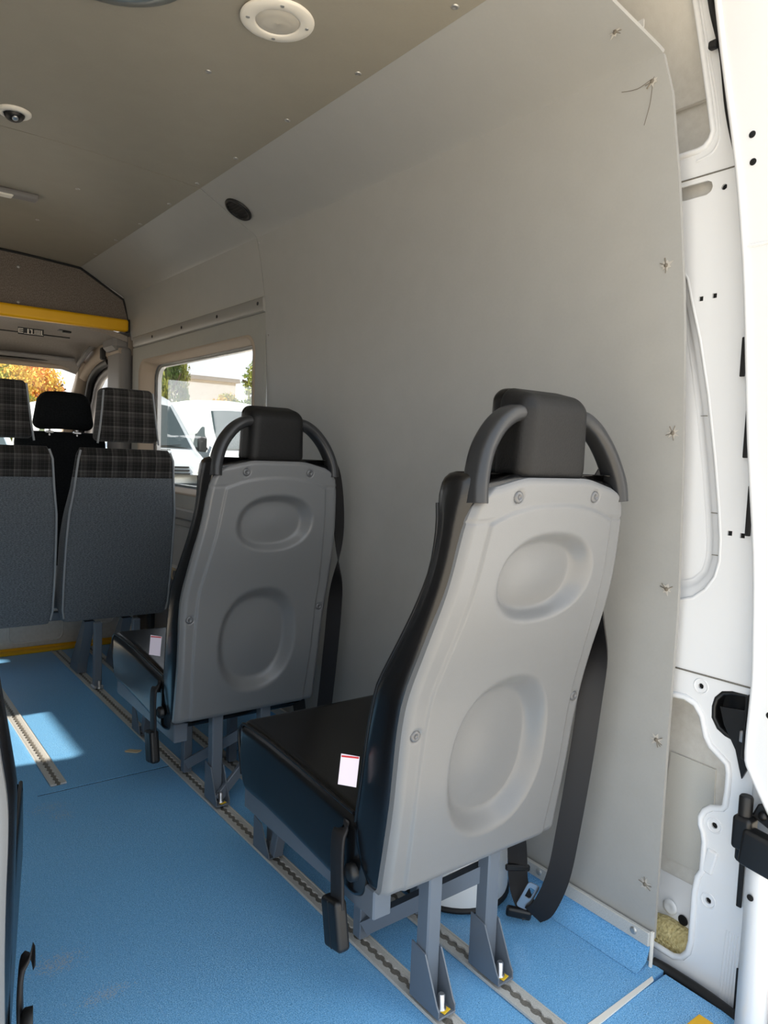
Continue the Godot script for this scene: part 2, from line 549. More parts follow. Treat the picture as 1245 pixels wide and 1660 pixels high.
func sheet(ys: Array, zf: Callable, zb: Callable, nz: int, thick := 0.008, mirror := false) -> MB:
	# curved lining sheet following the side of the van between z = zb(y) (front) and zf(y) (rear)
	var m := MB.new()
	var inn := []; var out := []
	for y in ys:
		var a := []; var b := []
		for i in nz + 1:
			var z: float = lerpf(zf.call(y), zb.call(y), float(i) / nz)
			var x := wx(y)
			a.append(Vector3(x if not mirror else 2 * MID - x, y, z))
			b.append(Vector3(x + thick if not mirror else 2 * MID - x - thick, y, z))
		inn.append(a); out.append(b)
	shell(m, inn, out)
	return m
func shell(m: MB, inn: Array, out: Array) -> void:
	var from := m.v.size()
	m.grid(inn, false, 1)
	var rev := []
	for r in out:
		var q: Array = r.duplicate(); q.reverse(); rev.append(q)
	m.grid(rev, false, 2)
	var n := inn.size() - 1
	var c: int = inn[0].size() - 1
	for i in n:
		m.quad(inn[i][0], inn[i + 1][0], out[i + 1][0], out[i][0])
		m.quad(inn[i + 1][c], inn[i][c], out[i][c], out[i + 1][c])
	for j in c:
		m.quad(inn[0][j + 1], inn[0][j], out[0][j], out[0][j + 1])
		m.quad(inn[n][j], inn[n][j + 1], out[n][j + 1], out[n][j])
	m.fix(from)
func cove(z0: float, z1: float, mirror := false, front_cut := 0.0) -> MB:
	# slanted panel between wall and ceiling with a soft fold at the bottom
	var m := MB.new()
	var pts := [Vector2(1.246, 1.763), Vector2(1.238, 1.772), Vector2(1.18, 1.803), Vector2(1.10, 1.846), Vector2(1.027, 1.885)]
	var inn := []; var out := []
	for p in pts:
		var a := []; var b := []
		for i in 9:
			var zr: float = z0 - (p.y - 1.763) * front_cut
			var z := lerpf(zr, z1, i / 8.0)
			var x: float = p.x if not mirror else 2 * MID - p.x
			var dx := 0.004 if not mirror else -0.004
			a.append(Vector3(x, p.y, z)); b.append(Vector3(x + dx, p.y + 0.007, z))
		inn.append(a); out.append(b)
	shell(m, inn, out)
	return m

func build_right_wall() -> void:
	var w := struct("wall_right", "grey lined right side wall of the minibus", "wall")
	var ys := []
	for i in 25: ys.append(lerpf(0.055, 1.763, i / 24.0))
	obj("rear_lining_panel", sheet(ys, func(y): return tab(EDGE, y), func(_y): return JOINT + 0.001, 6), M.panel, w)
	obj("rear_cove_panel", cove(-0.842, JOINT + 0.001, false, 0.55), M.panel, w)
	obj("front_cove_panel", cove(JOINT - 0.002, -3.955), M.panel, w)
	# front section above the window
	ys = []
	for i in 6: ys.append(lerpf(1.55, 1.763, i / 5.0))
	obj("front_upper_panel", sheet(ys, func(_y): return JOINT - 0.002, func(_y): return -3.955, 4), M.panel, w)
	# trim strip over the window
	var m := MB.new()
	var rows := []
	for p in [Vector2(1.286, 1.508), Vector2(1.279, 1.511), Vector2(1.277, 1.515), Vector2(1.274, 1.556), Vector2(1.276, 1.560), Vector2(1.286, 1.562)]:
		rows.append([Vector3(p.x, p.y, -2.462), Vector3(p.x, p.y, -3.1), Vector3(p.x, p.y, -3.9)])
	var outr := []
	for p in [Vector2(1.290, 1.508), Vector2(1.290, 1.511), Vector2(1.290, 1.515), Vector2(1.290, 1.556), Vector2(1.290, 1.560), Vector2(1.290, 1.562)]:
		outr.append([Vector3(p.x, p.y, -2.462), Vector3(p.x, p.y, -3.1), Vector3(p.x, p.y, -3.9)])
	shell(m, rows, outr)
	obj("window_head_strip", m, M.trim, w)
	for s in [[-2.50, 1.540], [-2.858, 1.537], [-3.235, 1.536], [-3.61, 1.535]]:
		m = MB.new()
		m.lathe(Transform3D(Basis(Vector3(0, 1, 0), Vector3(-1, 0, 0), Vector3(0, 0, 1)), Vector3(1.2745, s[1], s[0])), [Vector2(0.007, 0), Vector2(0.006, 0.002), Vector2(0.0, 0.0025)], 10)
		obj("screw", m, M.rubber, w)
	# moulded window surround with a deep reveal
	m = MB.new()
	var hole := rounded(-3.84, 0.79, -2.555, 1.435, 0.075, 8)
	var outer := [[-3.95, 0.685], [-2.466, 0.685], [-2.466, 1.51], [-3.95, 1.51]]
	m.extrude(side_plane(1.293), holed(outer, [hole]), 0.007)
	obj("window_surround", m, M.moulded, w)
	m = MB.new()
	var r0 := []; var r1 := []; var r2 := []; var r3 := []
	for p in hole:
		var c := Vector2(-3.1975, 1.1125)
		var d := Vector2(p[0], p[1])
		var inn := c + (d - c) * Vector2(0.955, 0.945)
		var lip := d + (d - c).normalized() * 0.012
		r0.append(Vector3(1.2925, lip.y, lip.x)); r1.append(Vector3(1.287, d.y, d.x))
		r2.append(Vector3(1.296, lerpf(d.y, inn.y, 0.3), lerpf(d.x, inn.x, 0.3))); r3.append(Vector3(1.362, inn.y, inn.x))
	m.grid([r0, r1, r2, r3], true, 0)
	obj("window_reveal", m, M.cab_beige, w)
	# sill and the band beneath
	m = MB.new()
	m.box(at(1.285, 0.70, -3.2), Vector3(0.03, 0.05, 1.45), 0.008)
	obj("sill_band", m, M.trim, w)
	m = MB.new()
	m.box(at(1.289, 0.658, -3.2), Vector3(0.02, 0.028, 1.46), 0.003)
	for z in [-2.65, -2.97, -3.3, -3.6]:
		m.lathe(Transform3D(Basis(Vector3(0, 1, 0), Vector3(-1, 0, 0), Vector3(0, 0, 1)), Vector3(1.279, 0.656, z)), [Vector2(0.005, 0), Vector2(0.004, 0.002), Vector2(0.0, 0.0025)], 8)
	obj("screw_band", m, M.trim, w)
	m = MB.new()
	m.box(at(1.298, 0.545, -3.2), Vector3(0.012, 0.205, 1.46), 0.003)
	obj("lower_lining_panel", m, M.panel, w)
	m = MB.new()
	m.box(at(1.290, 0.443, -3.2), Vector3(0.02, 0.010, 1.46), 0.002)
	obj("edge_strip", m, M.alu, w)
	m = MB.new()
	m.box(at(1.345, 0.22, -3.2), Vector3(0.02, 0.46, 1.50), 0.002)
	obj("wheel_arch_recess", m, M.cab_grey, w)
	# skirting strip at the foot of the rear panel
	m = MB.new()
	m.box(at(1.297, 0.056, -1.62), Vector3(0.010, 0.030, 1.69), 0.002)
	obj("skirting_strip", m, M.alu, w)
	for z in [-0.81, -1.06, -1.36, -1.75, -2.15]:
		m = MB.new()
		m.lathe(Transform3D(Basis(Vector3(0, 1, 0), Vector3(-1, 0, 0), Vector3(0, 0, 1)), Vector3(1.292, 0.058, z)), [Vector2(0.008, 0), Vector2(0.0065, 0.002), Vector2(0.003, 0.003), Vector2(0.0, 0.002)], 12)
		obj("screw", m, M.screw, w)
	m = MB.new()
	m.box(at(1.3, 0.028, -0.772), Vector3(0.006, 0.09, 0.006), 0.001)
	obj("corner_strip", m, M.lamp_white, w)
	# cracked screw fixings down the rear edge of the lining
	var rng := RandomNumberGenerator.new(); rng.seed = 5
	for d in [[0.156, -0.800], [0.456, -0.800], [0.760, -0.800], [1.065, -0.808], [1.386, -0.838], [1.725, -0.868], [1.80, -0.902]]:
		var x: float = wx(d[0]) if d[0] < 1.763 else 1.246 - (d[0] - 1.763) * 1.79
		m = MB.new()
		var p := PackedVector2Array()
		for i in 14:
			var rr := rng.randf_range(0.004, 0.008) if i % 2 == 0 else rng.randf_range(0.010, 0.017)
			p.append(Vector2(d[1] + cos(TAU * i / 14) * rr, d[0] + sin(TAU * i / 14) * rr * 0.9))
		m.extrude(side_plane(x - 0.0012), p, 0.0008)
		var o := obj("cracked_film", m, M.sealer, w)
		m = MB.new()
		m.lathe(Transform3D(Basis(Vector3(0, 1, 0), Vector3(-1, 0, 0), Vector3(0, 0, 1)), Vector3(x - 0.001, d[0], d[1])), [Vector2(0.0045, 0), Vector2(0.004, 0.0015), Vector2(0.0, 0.001)], 8)
		for k in 4:
			var a := rng.randf() * TAU
			m.box(Transform3D(Basis(Vector3(1, 0, 0), a), Vector3(x - 0.0015, d[0] + cos(a) * 0.008, d[1] + sin(a) * 0.008)), Vector3(0.001, 0.014, 0.0014), 0.0003)
		obj("screw", m, M.dirt, o)
	# long cracks from the top fixing
	m = MB.new()
	m.sweep(spline([Vector3(1.254, 1.728, -0.870), Vector3(1.255, 1.722, -0.90), Vector3(1.254, 1.728, -0.935)], 4), [Vector2(-0.0005, -0.0005), Vector2(0.0005, -0.0005), Vector2(0, 0.0004)], Vector3(1, 0, 0))
	m.sweep(spline([Vector3(1.2565, 1.72, -0.868), Vector3(1.262, 1.69, -0.874), Vector3(1.2685, 1.655, -0.889)], 4), [Vector2(-0.0005, -0.0005), Vector2(0.0005, -0.0005), Vector2(0, 0.0004)], Vector3(1, 0, 0))
	obj("crack", m, M.dirt, w)
	# small screws along the joint
	for d in [[1.247, 1.745, -2.45], [1.288, 1.42, -2.445]]:
		m = MB.new()
		m.lathe(Transform3D(Basis(Vector3(0, 1, 0), Vector3(-1, 0, 0), Vector3(0, 0, 1)), Vector3(wx(d[1]) - 0.0005, d[1], d[2])), [Vector2(0.005, 0), Vector2(0.004, 0.002), Vector2(0.0, 0.0025)], 8)
		obj("screw", m, M.screw, w)
	# outer skin of the van round the window
	m = MB.new()
	m.extrude(side_plane(1.372), holed([[-5.9, -0.45], [-0.985, -0.45], [-0.985, 1.95], [-5.0, 1.95], [-5.4, 1.2], [-5.9, 0.9]], [rounded(-3.79, 0.82, -2.605, 1.405, 0.07, 8), [[-4.95, 0.9], [-4.32, 0.9], [-4.30, 1.43], [-4.50, 1.43], [-4.72, 1.30]]]), 0.02)
	obj("outer_skin", m, M.body, w)
	m = MB.new()
	m.extrude(side_plane(1.445), vec([[-1.0, -0.45], [-0.62, -0.45], [-0.70, 1.2], [-0.84, 1.95], [-1.0, 1.95]]), 0.015)
	m.box(at(1.41, 0.75, -0.99), Vector3(0.08, 2.4, 0.012), 0.002)
	obj("rear_corner_skin", m, M.body, w)
	# glass
	var win := struct("window_1", "tinted side window with rounded corners in the right wall", "window")
	m = MB.new()
	m.extrude(side_plane(1.366), vec(rounded(-3.80, 0.81, -2.595, 1.415, 0.07, 8)), 0.004)
	obj("pane", m, M.glass, win)

# ------------------------------------------------------------------ ceiling
func ceil_y(x: float) -> float:
	var d := absf(x - MID)
	return 1.914 - 0.029 * pow(d / 0.587, 2.0)
func build_ceiling() -> void:
	var c := struct("ceiling", "grey-brown lined ceiling of the minibus", "ceiling")
	for zz in [["rear_ceiling_panel", -0.80, JOINT + 0.001], ["front_ceiling_panel", JOINT - 0.002, -3.955]]:
		var m := MB.new()
		var inn := []; var out := []
		for i in 17:
			var x := lerpf(2 * MID - 1.028, 1.028, i / 16.0)
			var a := []; var b := []
			for k in 5:
				var z := lerpf(zz[1], zz[2], k / 4.0)
				a.append(Vector3(x, ceil_y(x) - 0.0015, z)); b.append(Vector3(x, ceil_y(x) + 0.006, z))
			inn.append(a); out.append(b)
		shell(m, inn, out)
		obj(zz[0], m, M.ceiling, c)
	# joint cover strips
	var m2 := MB.new()
	m2.box(at(MID, 1.965, -2.815), Vector3(1.9, 0.03, 4.47), 0.01)
	obj("roof_skin", m2, M.body, c)
	for s in [-1.0, 1.0]:
		m2 = MB.new()
		m2.box(rot(MID + s * 0.83, 1.905, -3.015, Vector3(0, 0, 1), -s * 32), Vector3(0.34, 0.02, 4.07), 0.005)
		m2.box(at(MID + s * 0.975, 1.965, -0.785), Vector3(0.10, 0.03, 0.41), 0.005)
		obj("roof_shoulder", m2, M.body, c)
	# roof screws
	var sc := [[1.002, -1.486], [0.999, -1.813], [1.007, -2.145], [1.005, -2.43], [0.746, -1.751], [1.01, -2.70], [1.012, -3.02], [1.012, -3.33], [1.012, -3.64], [0.727, -2.841], [0.70, -3.35], [1.0, -1.15], [0.30, -1.751], [0.40, -2.85]]
	for p in sc:
		m2 = MB.new()
		m2.lathe(Transform3D(Basis(Vector3(1, 0, 0), Vector3(0, -1, 0), Vector3(0, 0, -1)), Vector3(p[0], ceil_y(p[0]) - 0.001, p[1])), [Vector2(0.0085, 0), Vector2(0.008, 0.002), Vector2(0.004, 0.0035), Vector2(0.003, 0.0025), Vector2(0, 0.0025)], 12)
		obj("screw", m2, M.screw, c)

# ------------------------------------------------------------------ left wall (mostly outside the frame; its window lets the sun in)
func build_left_wall() -> void:
	var w := struct("wall_left", "grey lined left side wall of the minibus", "wall")
	var xl := 2 * MID - 1.31
	var m := MB.new()
	var hole := rounded(-3.84, 0.79, -2.555, 1.44, 0.075, 6)
	m.extrude(side_plane(xl - 0.012), holed([[-3.955, 0.0], [-0.62, 0.0], [-0.72, 1.2], [-0.84, 1.763], [-3.955, 1.763]], [hole]), 0.012)
	obj("lining_panel", m, M.panel, w)
	obj("cove_panel", cove(-0.842, -3.955, true), M.panel, w)
	m = MB.new()
	m.extrude(side_plane(2 * MID - 1.46), holed([[-5.9, -0.45], [-0.62, -0.45], [-0.70, 1.2], [-0.84, 1.95], [-5.0, 1.95], [-5.4, 1.2], [-5.9, 0.9]], [rounded(-3.9, 0.75, -2.50, 1.60, 0.06, 6), [[-4.95, 0.9], [-4.32, 0.9], [-4.30, 1.43], [-4.50, 1.43], [-4.72, 1.30]]]), 0.02)
	obj("outer_skin", m, M.body, w)
	var win := struct("window_2", "large side window in the left wall", "window")
	m = MB.new()
	m.extrude(side_plane(xl - 0.03), vec(rounded(-3.86, 0.77, -2.535, 1.46, 0.06, 6)), 0.004)
	obj("pane", m, M.clear_glass, win)

# ------------------------------------------------------------------ bulkhead and driver's cab
func build_bulkhead_and_cab() -> void:
	var b := struct("wall_front", "grey carpeted header panel above the driver's cab", "wall")
	var m := MB.new()
	var half := [[1.280, 1.60], [1.272, 1.66], [1.244, 1.757], [1.030, 1.879]]
	var poly := []
	for p in half: poly.append(p)
	for i in range(1, 8): poly.append([lerpf(1.036, 2 * MID - 1.036, i / 8.0), ceil_y(lerpf(1.036, 2 * MID - 1.036, i / 8.0)) - 0.006])
	for i in range(3, -1, -1): poly.append([2 * MID - half[i][0], half[i][1]])
	m.extrude(at(0, 0, -3.98), vec(poly), 0.018)
	obj("carpet_panel", m, M.carpet, b)
	m = MB.new()
	var path := []
	for p in poly: path.append(Vector3(p[0], p[1], -3.961))
	m.tube(path, 0.006, Vector3(0, 0, 1), 6)
	obj("edge_trim", m, M.rubber, b)
	for p in [[0.745, 1.835], [0.745, 1.668]]:
		m = MB.new()
		m.lathe(Transform3D(Basis(Vector3(1, 0, 0), Vector3(0, 0, 1), Vector3(0, -1, 0)), Vector3(p[0], p[1], -3.962)), [Vector2(0.008, 0), Vector2(0.007, 0.002), Vector2(0, 0.003)], 10)
		obj("screw", m, M.screw, b)
	# padded yellow beam
	var t := thing("padded_beam", "padded yellow warning beam across the cab opening under the carpet panel", "beam", Vector3(MID, 1.622, -3.952))
	m = MB.new()
	m.soft(at(0, 0, 0), Vector3(1.650, 0.062, 0.05), 0.014)
	obj("pad", m, M.yellow, t)
	for s in [-1.0, 1.0]:
		m = MB.new()
		m.box(at(s * 0.826, 0, -0.002), Vector3(0.010, 0.066, 0.046), 0.003)
		obj("end_plate", m, M.rubber, t)
	# cab shell
	var cab := struct("ceiling", "headliner and pillars of the driver's cab", "ceiling")
	cab.name = "trim_1"
	m = MB.new()
	var rows := []
	for p in [[-3.97, 1.592, 1.27], [-4.15, 1.585, 1.26], [-4.30, 1.60, 1.25], [-4.50, 1.58, 1.22], [-4.62, 1.505, 1.20], [-4.70, 1.462, 1.20]]:
		var row := []
		for i in 17:
			var s := lerpf(-1.0, 1.0, i / 16.0)
			row.append(Vector3(MID + s * (p[2] - MID) * 1.0, p[1] - 0.05 * pow(absf(s), 6.0), p[0]))
		rows.append(row)
	var outr := []
	for r in rows:
		var q := []
		for p in r: q.append(p + Vector3(0, 0.03, 0))
		outr.append(q)
	shell(m, rows, outr)
	obj("headliner", m, M.headliner, cab)
	m = MB.new()
	m.box(rot(MID, 1.452, -4.70, Vector3(1, 0, 0), 10), Vector3(1.54, 0.03, 0.06), 0.012)
	obj("windscreen_header", m, M.cab_beige, cab)
	m = MB.new()
	m.box(at(0.82, 1.558, -4.20), Vector3(0.44, 0.006, 0.012), 0.002)
	obj("headliner_seam", m, M.rubber, cab)
	m = MB.new()
	m.soft(at(0.79, 1.488, -4.62), Vector3(0.74, 0.018, 0.12), 0.008)
	obj("sun_visor", m, M.cab_grey, cab)
	m = MB.new()
	m.box(rot(0.74, 1.475, -4.665, Vector3(1, 0, 0), 0), Vector3(0.86, 0.006, 0.02), 0.002)
	obj("visor_edge", m, M.rubber, cab)
	# front pillars, door frames and B-pillars
	for s in [-1.0, 1.0]:
		var X := func(x: float) -> float: return MID + s * (x - MID)
		m = MB.new()
		m.sweep([Vector3(X.call(1.235), 1.50, -4.60), Vector3(X.call(1.25), 1.36, -4.78), Vector3(X.call(1.27), 0.85, -5.45)], [Vector2(-0.03, -0.035), Vector2(0.03, -0.035), Vector2(0.035, 0.02), Vector2(0.0, 0.04), Vector2(-0.035, 0.02)], Vector3(1, 0, 0))
		obj("windscreen_pillar", m, M.cab_beige, cab)
		m = MB.new()
		var arc := spline([Vector3(X.call(1.275), 0.95, -4.98), Vector3(X.call(1.272), 1.26, -4.72), Vector3(X.call(1.268), 1.38, -4.62), Vector3(X.call(1.265), 1.44, -4.46), Vector3(X.call(1.262), 1.462, -4.25)], 6)
		m.tube(arc, 0.022, Vector3(1, 0, 0), 8)
		obj("door_seal", m, M.rubber, cab)
		m = MB.new()
		var arc2 := []
		for p in arc: arc2.append(p + Vector3(s * 0.03, -0.035, 0.035))
		m.tube(arc2, 0.02, Vector3(1, 0, 0), 8)
		obj("door_frame", m, M.cab_grey, cab)
		m = MB.new()
		m.extrude(side_plane(X.call(1.30) - 0.01), holed([[-5.6, -0.3], [-4.0, -0.3], [-4.0, 1.62], [-4.4, 1.62], [-4.75, 1.40], [-5.6, 0.95]], [[[-4.92, 0.92], [-4.33, 0.92], [-4.31, 1.40], [-4.48, 1.40], [-4.66, 1.30]]]), 0.03)
		obj("cab_door_panel", m, M.cab_grey, cab)
		m = MB.new()
		m.sweep(spline([Vector3(X.call(1.262), 1.53, -3.99), Vector3(X.call(1.262), 1.525, -4.25), Vector3(X.call(1.255), 1.50, -4.50), Vector3(X.call(1.245), 1.43, -4.70)], 5), [Vector2(-0.05, -0.03), Vector2(0.04, -0.03), Vector2(0.06, 0.0), Vector2(0.05, 0.05), Vector2(-0.04, 0.05)], Vector3(1, 0, 0))
		obj("roof_side_trim", m, M.cab_beige, cab)
		m = MB.new()
		m.soft(at(X.call(1.272), 0.80, -4.10), Vector3(0.07, 1.45, 0.24), 0.03)
		obj("door_pillar", m, M.cab_grey, cab)
		m = MB.new()
		m.box(at(X.call(1.245), 1.545, -4.08), Vector3(0.09, 0.09, 0.20), 0.02)
		obj("pillar_top", m, M.cab_grey, cab)
		m = MB.new()
		m.tube(spline([Vector3(X.call(1.225), 1.45, -4.68), Vector3(X.call(1.19), 1.47, -4.60), Vector3(X.call(1.185), 1.49, -4.50), Vector3(X.call(1.19), 1.525, -4.41), Vector3(X.call(1.225), 1.565, -4.38)], 5), 0.014, Vector3(1, 0, 0), 8)
		obj("grab_handle", m, M.cab_grey, cab)
		m = MB.new()
		m.soft(at(X.call(1.225), 1.50, -4.24), Vector3(0.03, 0.07, 0.045), 0.012)
		obj("belt_guide", m, M.rubber, cab)
	m = MB.new()
	m.box(at(MID, 0.45, -5.55), Vector3(1.75, 0.9, 0.5), 0.08)
	obj("dashboard", m, M.van_trim, cab)
	# cab windscreen
	var win := struct("window_3", "windscreen of the driver's cab", "window")
	m = MB.new()
	var lo := []; var hi := []; var mid := []
	for i in 13:
		var s := lerpf(-1.0, 1.0, i / 12.0)
		hi.append(Vector3(MID + s * 0.76, 1.455, -4.74 + 0.03 * s * s)); mid.append(Vector3(MID + s * 0.79, 1.16, -5.12 + 0.05 * s * s)); lo.append(Vector3(MID + s * 0.82, 0.86, -5.50 + 0.06 * s * s))
	m.grid([hi, mid, lo], false, 0)
	obj("pane", m, M.windscreen, win)
	# bonnet side blocks so that light only comes through the glass
	m = MB.new()
	m.box(at(MID, 0.2, -5.85), Vector3(1.9, 1.2, 0.1), 0.03)
	obj("firewall", m, M.body, cab)
	m = MB.new()
	m.box(at(MID, 1.78, -4.35), Vector3(1.85, 0.30, 0.76), 0.1)
	obj("cab_roof_skin", m, M.body, cab)
	# pressed white seat box under the cab seats
	var sb := thing("seat_box", "white pressed steel seat box behind the yellow floor edge", "seat box", Vector3(0.86, -0.02, -3.93))
	m = MB.new()
	m.box(at(0, 0.17, 0), Vector3(0.80, 0.34, 0.30), 0.012)
	obj("box_body", m, M.primer, sb)
	m = MB.new()
	var loop := []
	for p in rounded(-0.19, 0.06, 0.05, 0.18, 0.03, 4): loop.append(Vector3(p[0], p[1], 0.151))
	m.tube(loop, 0.005, Vector3(0, 0, 1), 6, true)
	loop = []
	for p in rounded(0.14, 0.12, 0.30, 0.24, 0.03, 4): loop.append(Vector3(p[0], p[1], 0.151))
	m.tube(loop, 0.005, Vector3(0, 0, 1), 6, true)
	obj("pressed_bead", m, M.primer, sb)
	m = MB.new()
	m.lathe(Transform3D(Basis(Vector3(1, 0, 0), Vector3(0, 0, 1), Vector3(0, -1, 0)), Vector3(-0.26, 0.055, 0.150)), [Vector2(0.010, 0), Vector2(0.010, 0.001), Vector2(0, 0.0012)], 10)
	obj("drain_hole", m, M.hole, sb)
	# cab passenger seat
	var cs := thing("passenger_chair", "black fabric passenger chair seen behind the plaid bench headrests", "seat", Vector3(1.01, 0.30, -4.22))
	m = MB.new()
	m.soft(rot(0, 0.40, 0.0, Vector3(1, 0, 0), -6), Vector3(0.46, 0.72, 0.14), 0.06)
	obj("backrest", m, M.cab_fabric, cs)
	m = MB.new()
	m.soft(at(0, 0.865, 0.02), Vector3(0.285, 0.20, 0.11), 0.05, func(p): return Vector3(p.x * (1.0 - 0.12 * clampf(p.y / 0.1, -1, 1)) , p.y + 0.008 * cos(p.x * 12), p.z))
	obj("headrest", m, M.cab_fabric, cs)
	for s in [-0.07, 0.07]:
		m = MB.new()
		m.tube([Vector3(s, 0.72, 0.02), Vector3(s, 0.80, 0.02)], 0.006, Vector3(1, 0, 0))
		obj("headrest_post", m, M.steel, cs)
		m = MB.new()
		m.box(at(s, 0.755, 0.02), Vector3(0.04, 0.014, 0.03), 0.004)
		obj("post_collar", m, M.steel, cs)
	m = MB.new()
	m.soft(at(0, 0.02, -0.22), Vector3(0.48, 0.14, 0.44), 0.05)
	obj("seat_cushion", m, M.cab_fabric, cs)
	# safety notice on the headliner
	var nt := thing("notice_sticker", "small black notice sticker with grey lettering on the cab headliner", "sticker", Vector3(0.84, 1.560, -4.155))
	m = MB.new()
	m.box(at(0, 0, 0), Vector3(0.122, 0.036, 0.003), 0.0005)
	obj("plate", m, M.black, nt)
	m = MB.new()
	for q in [[-0.048, 0.010, 0.022, 0.004], [-0.048, 0.001, 0.022, 0.003], [-0.048, -0.008, 0.022, 0.004], [-0.058, 0.001, 0.003, 0.022], [-0.014, 0.001, 0.006, 0.024], [0.0, 0.010, 0.012, 0.004], [0.004, 0.0, 0.005, 0.022], [0.030, 0.009, 0.030, 0.003], [0.030, 0.002, 0.030, 0.003], [0.030, -0.005, 0.030, 0.003], [0.050, 0.001, 0.004, 0.022], [0.012, -0.011, 0.09, 0.002]]:
		m.box(at(q[0], q[1], 0.0018), Vector3(q[2], q[3], 0.001), 0.0001)
	obj("lettering", m, M.lamp_white, nt)
	var dl := thing("cab_lamp", "black cab lamp unit behind the yellow beam", "lamp", Vector3(1.01, 1.588, -4.12))
	m = MB.new()
	m.soft(at(0, 0, 0), Vector3(0.10, 0.016, 0.05), 0.007)
	obj("housing", m, M.black, dl)
	m = MB.new()
	m.soft(at(-0.005, -0.011, 0.0), Vector3(0.04, 0.012, 0.03), 0.005)
	obj("switch", m, M.black, dl)

# ------------------------------------------------------------------ rear pillar and open door
func build_rear_pillar() -> void:
	var w := struct("trim_2", "white painted steel rear corner pillar with pockets and holes", "pillar")
	var X := 1.345
	var bay := [[-0.858, 1.93], [-0.840, 1.87], [-0.823, 1.793], [-0.803, 1.700], [-0.794, 1.656], [-0.790, 1.634], [-0.794, 1.621], [-0.804, 1.611], [-0.818, 1.607], [-0.841, 1.607], [-0.90, 1.607], [-0.96, 1.607], [-0.96, 1.93]]
	var slot := [[-0.90, 1.547], [-0.795, 1.546], [-0.786, 1.541], [-0.783, 1.532], [-0.786, 1.524], [-0.795, 1.519], [-0.90, 1.519]]
	var pocket := [[-0.90, 0.545], [-0.800, 0.545], [-0.764, 0.548], [-0.742, 0.540], [-0.727, 0.521], [-0.721, 0.501], [-0.716, 0.484], [-0.705, 0.468], [-0.684, 0.455], [-0.671, 0.446], [-0.667, 0.430], [-0.667, 0.394], [-0.669, 0.365], [-0.674, 0.358], [-0.695, 0.350], [-0.708, 0.339], [-0.715, 0.324], [-0.714, 0.309], [-0.708, 0.297], [-0.704, 0.279], [-0.704, 0.220], [-0.712, 0.203], [-0.716, 0.172], [-0.716, 0.120], [-0.716, 0.069], [-0.720, 0.044], [-0.732, 0.026], [-0.749, 0.017], [-0.774, 0.017], [-0.90, 0.020]]
	var cavity := [[-0.628, 0.586], [-0.672, 0.582], [-0.690, 0.577], [-0.702, 0.563], [-0.706, 0.546], [-0.705, 0.525], [-0.694, 0.508], [-0.679, 0.500], [-0.662, 0.496], [-0.640, 0.473], [-0.628, 0.470]]
	var opening := [[-0.93, 1.395], [-0.841, 1.396], [-0.821, 1.366], [-0.809, 1.321], [-0.787, 1.248], [-0.762, 1.141], [-0.740, 1.023], [-0.725, 0.929], [-0.717, 0.865], [-0.716, 0.824], [-0.723, 0.793], [-0.740, 0.766], [-0.764, 0.745], [-0.800, 0.733], [-0.93, 0.732]]
	var sq := []
	for c in [[-0.791, 1.324], [-0.764, 1.326], [-0.700, 0.880], [-0.676, 0.878]]:
		sq.append([[c[0] - 0.0045, c[1] - 0.0045], [c[0] + 0.0045, c[1] - 0.0045], [c[0] + 0.0045, c[1] + 0.0045], [c[0] - 0.0045, c[1] + 0.0045]])
	var outer := [[-0.98, -0.09], [-0.625, -0.09], [-0.62, 0.2], [-0.622, 0.44], [-0.626, 0.60], [-0.645, 0.85], [-0.662, 1.0], [-0.680, 1.17], [-0.695, 1.30], [-0.715, 1.42], [-0.74, 1.56], [-0.77, 1.74], [-0.80, 1.88], [-0.815, 1.96], [-0.98, 1.96]]
	var m := MB.new()
	var holes := [bay, slot, pocket, opening, cavity]
	for r in [[-0.760, 1.525, 0.0055], [-0.734, 0.578, 0.0055], [-0.687, 0.318, 0.006], [-0.688, 0.167, 0.006], [-0.687, -0.036, 0.006]]:
		var h := []
		for i in 12: h.append([r[0] + cos(TAU * i / 12) * r[2], r[1] + sin(TAU * i / 12) * r[2]])
		holes.append(h)
	for q in sq: holes.append(q)
	# the bay opens at the top, so it is cut from the outline's inside
	bay[0] = [-0.858, 1.945]; bay[12] = [-0.96, 1.945]
	m.extrude(side_plane(X), holed(outer, holes), 0.004)
	obj("pillar_plate", m, M.body, w)
	# rolled lips round the pockets
	for lip in [[bay, 0.006, 0.0], [pocket, 0.0065, 0.0], [opening, 0.005, 0.004]]:
		m = MB.new()
		var path := []
		for p in lip[0]: path.append(Vector3(X + lip[2], p[1], p[0]))
		if lip[0] == bay: path = path.slice(0, 11)
		m.tube(path, lip[1], Vector3(1, 0, 0), 8, lip[0] != bay)
		obj("rolled_lip", m, M.body, w)
	m = MB.new()
	var crease := []
	for p in [[-0.845, 1.93], [-0.822, 1.83], [-0.804, 1.760], [-0.786, 1.684], [-0.777, 1.630], [-0.780, 1.607], [-0.792, 1.594], [-0.82, 1.588]]: crease.append(Vector3(X + 0.001, p[1], p[0]))
	m.tube(spline(crease, 4), 0.0035, Vector3(1, 0, 0), 6)
	obj("pressed_crease", m, M.body, w)
	# seams between pressings
	m = MB.new()
	m.box(at(X - 0.0005, 1.557, -0.80), Vector3(0.003, 0.0025, 0.13), 0.0005)
	m.box(at(X - 0.0005, 0.601, -0.72), Vector3(0.003, 0.003, 0.17), 0.0005)
	obj("panel_seam", m, M.alu_dull, w)
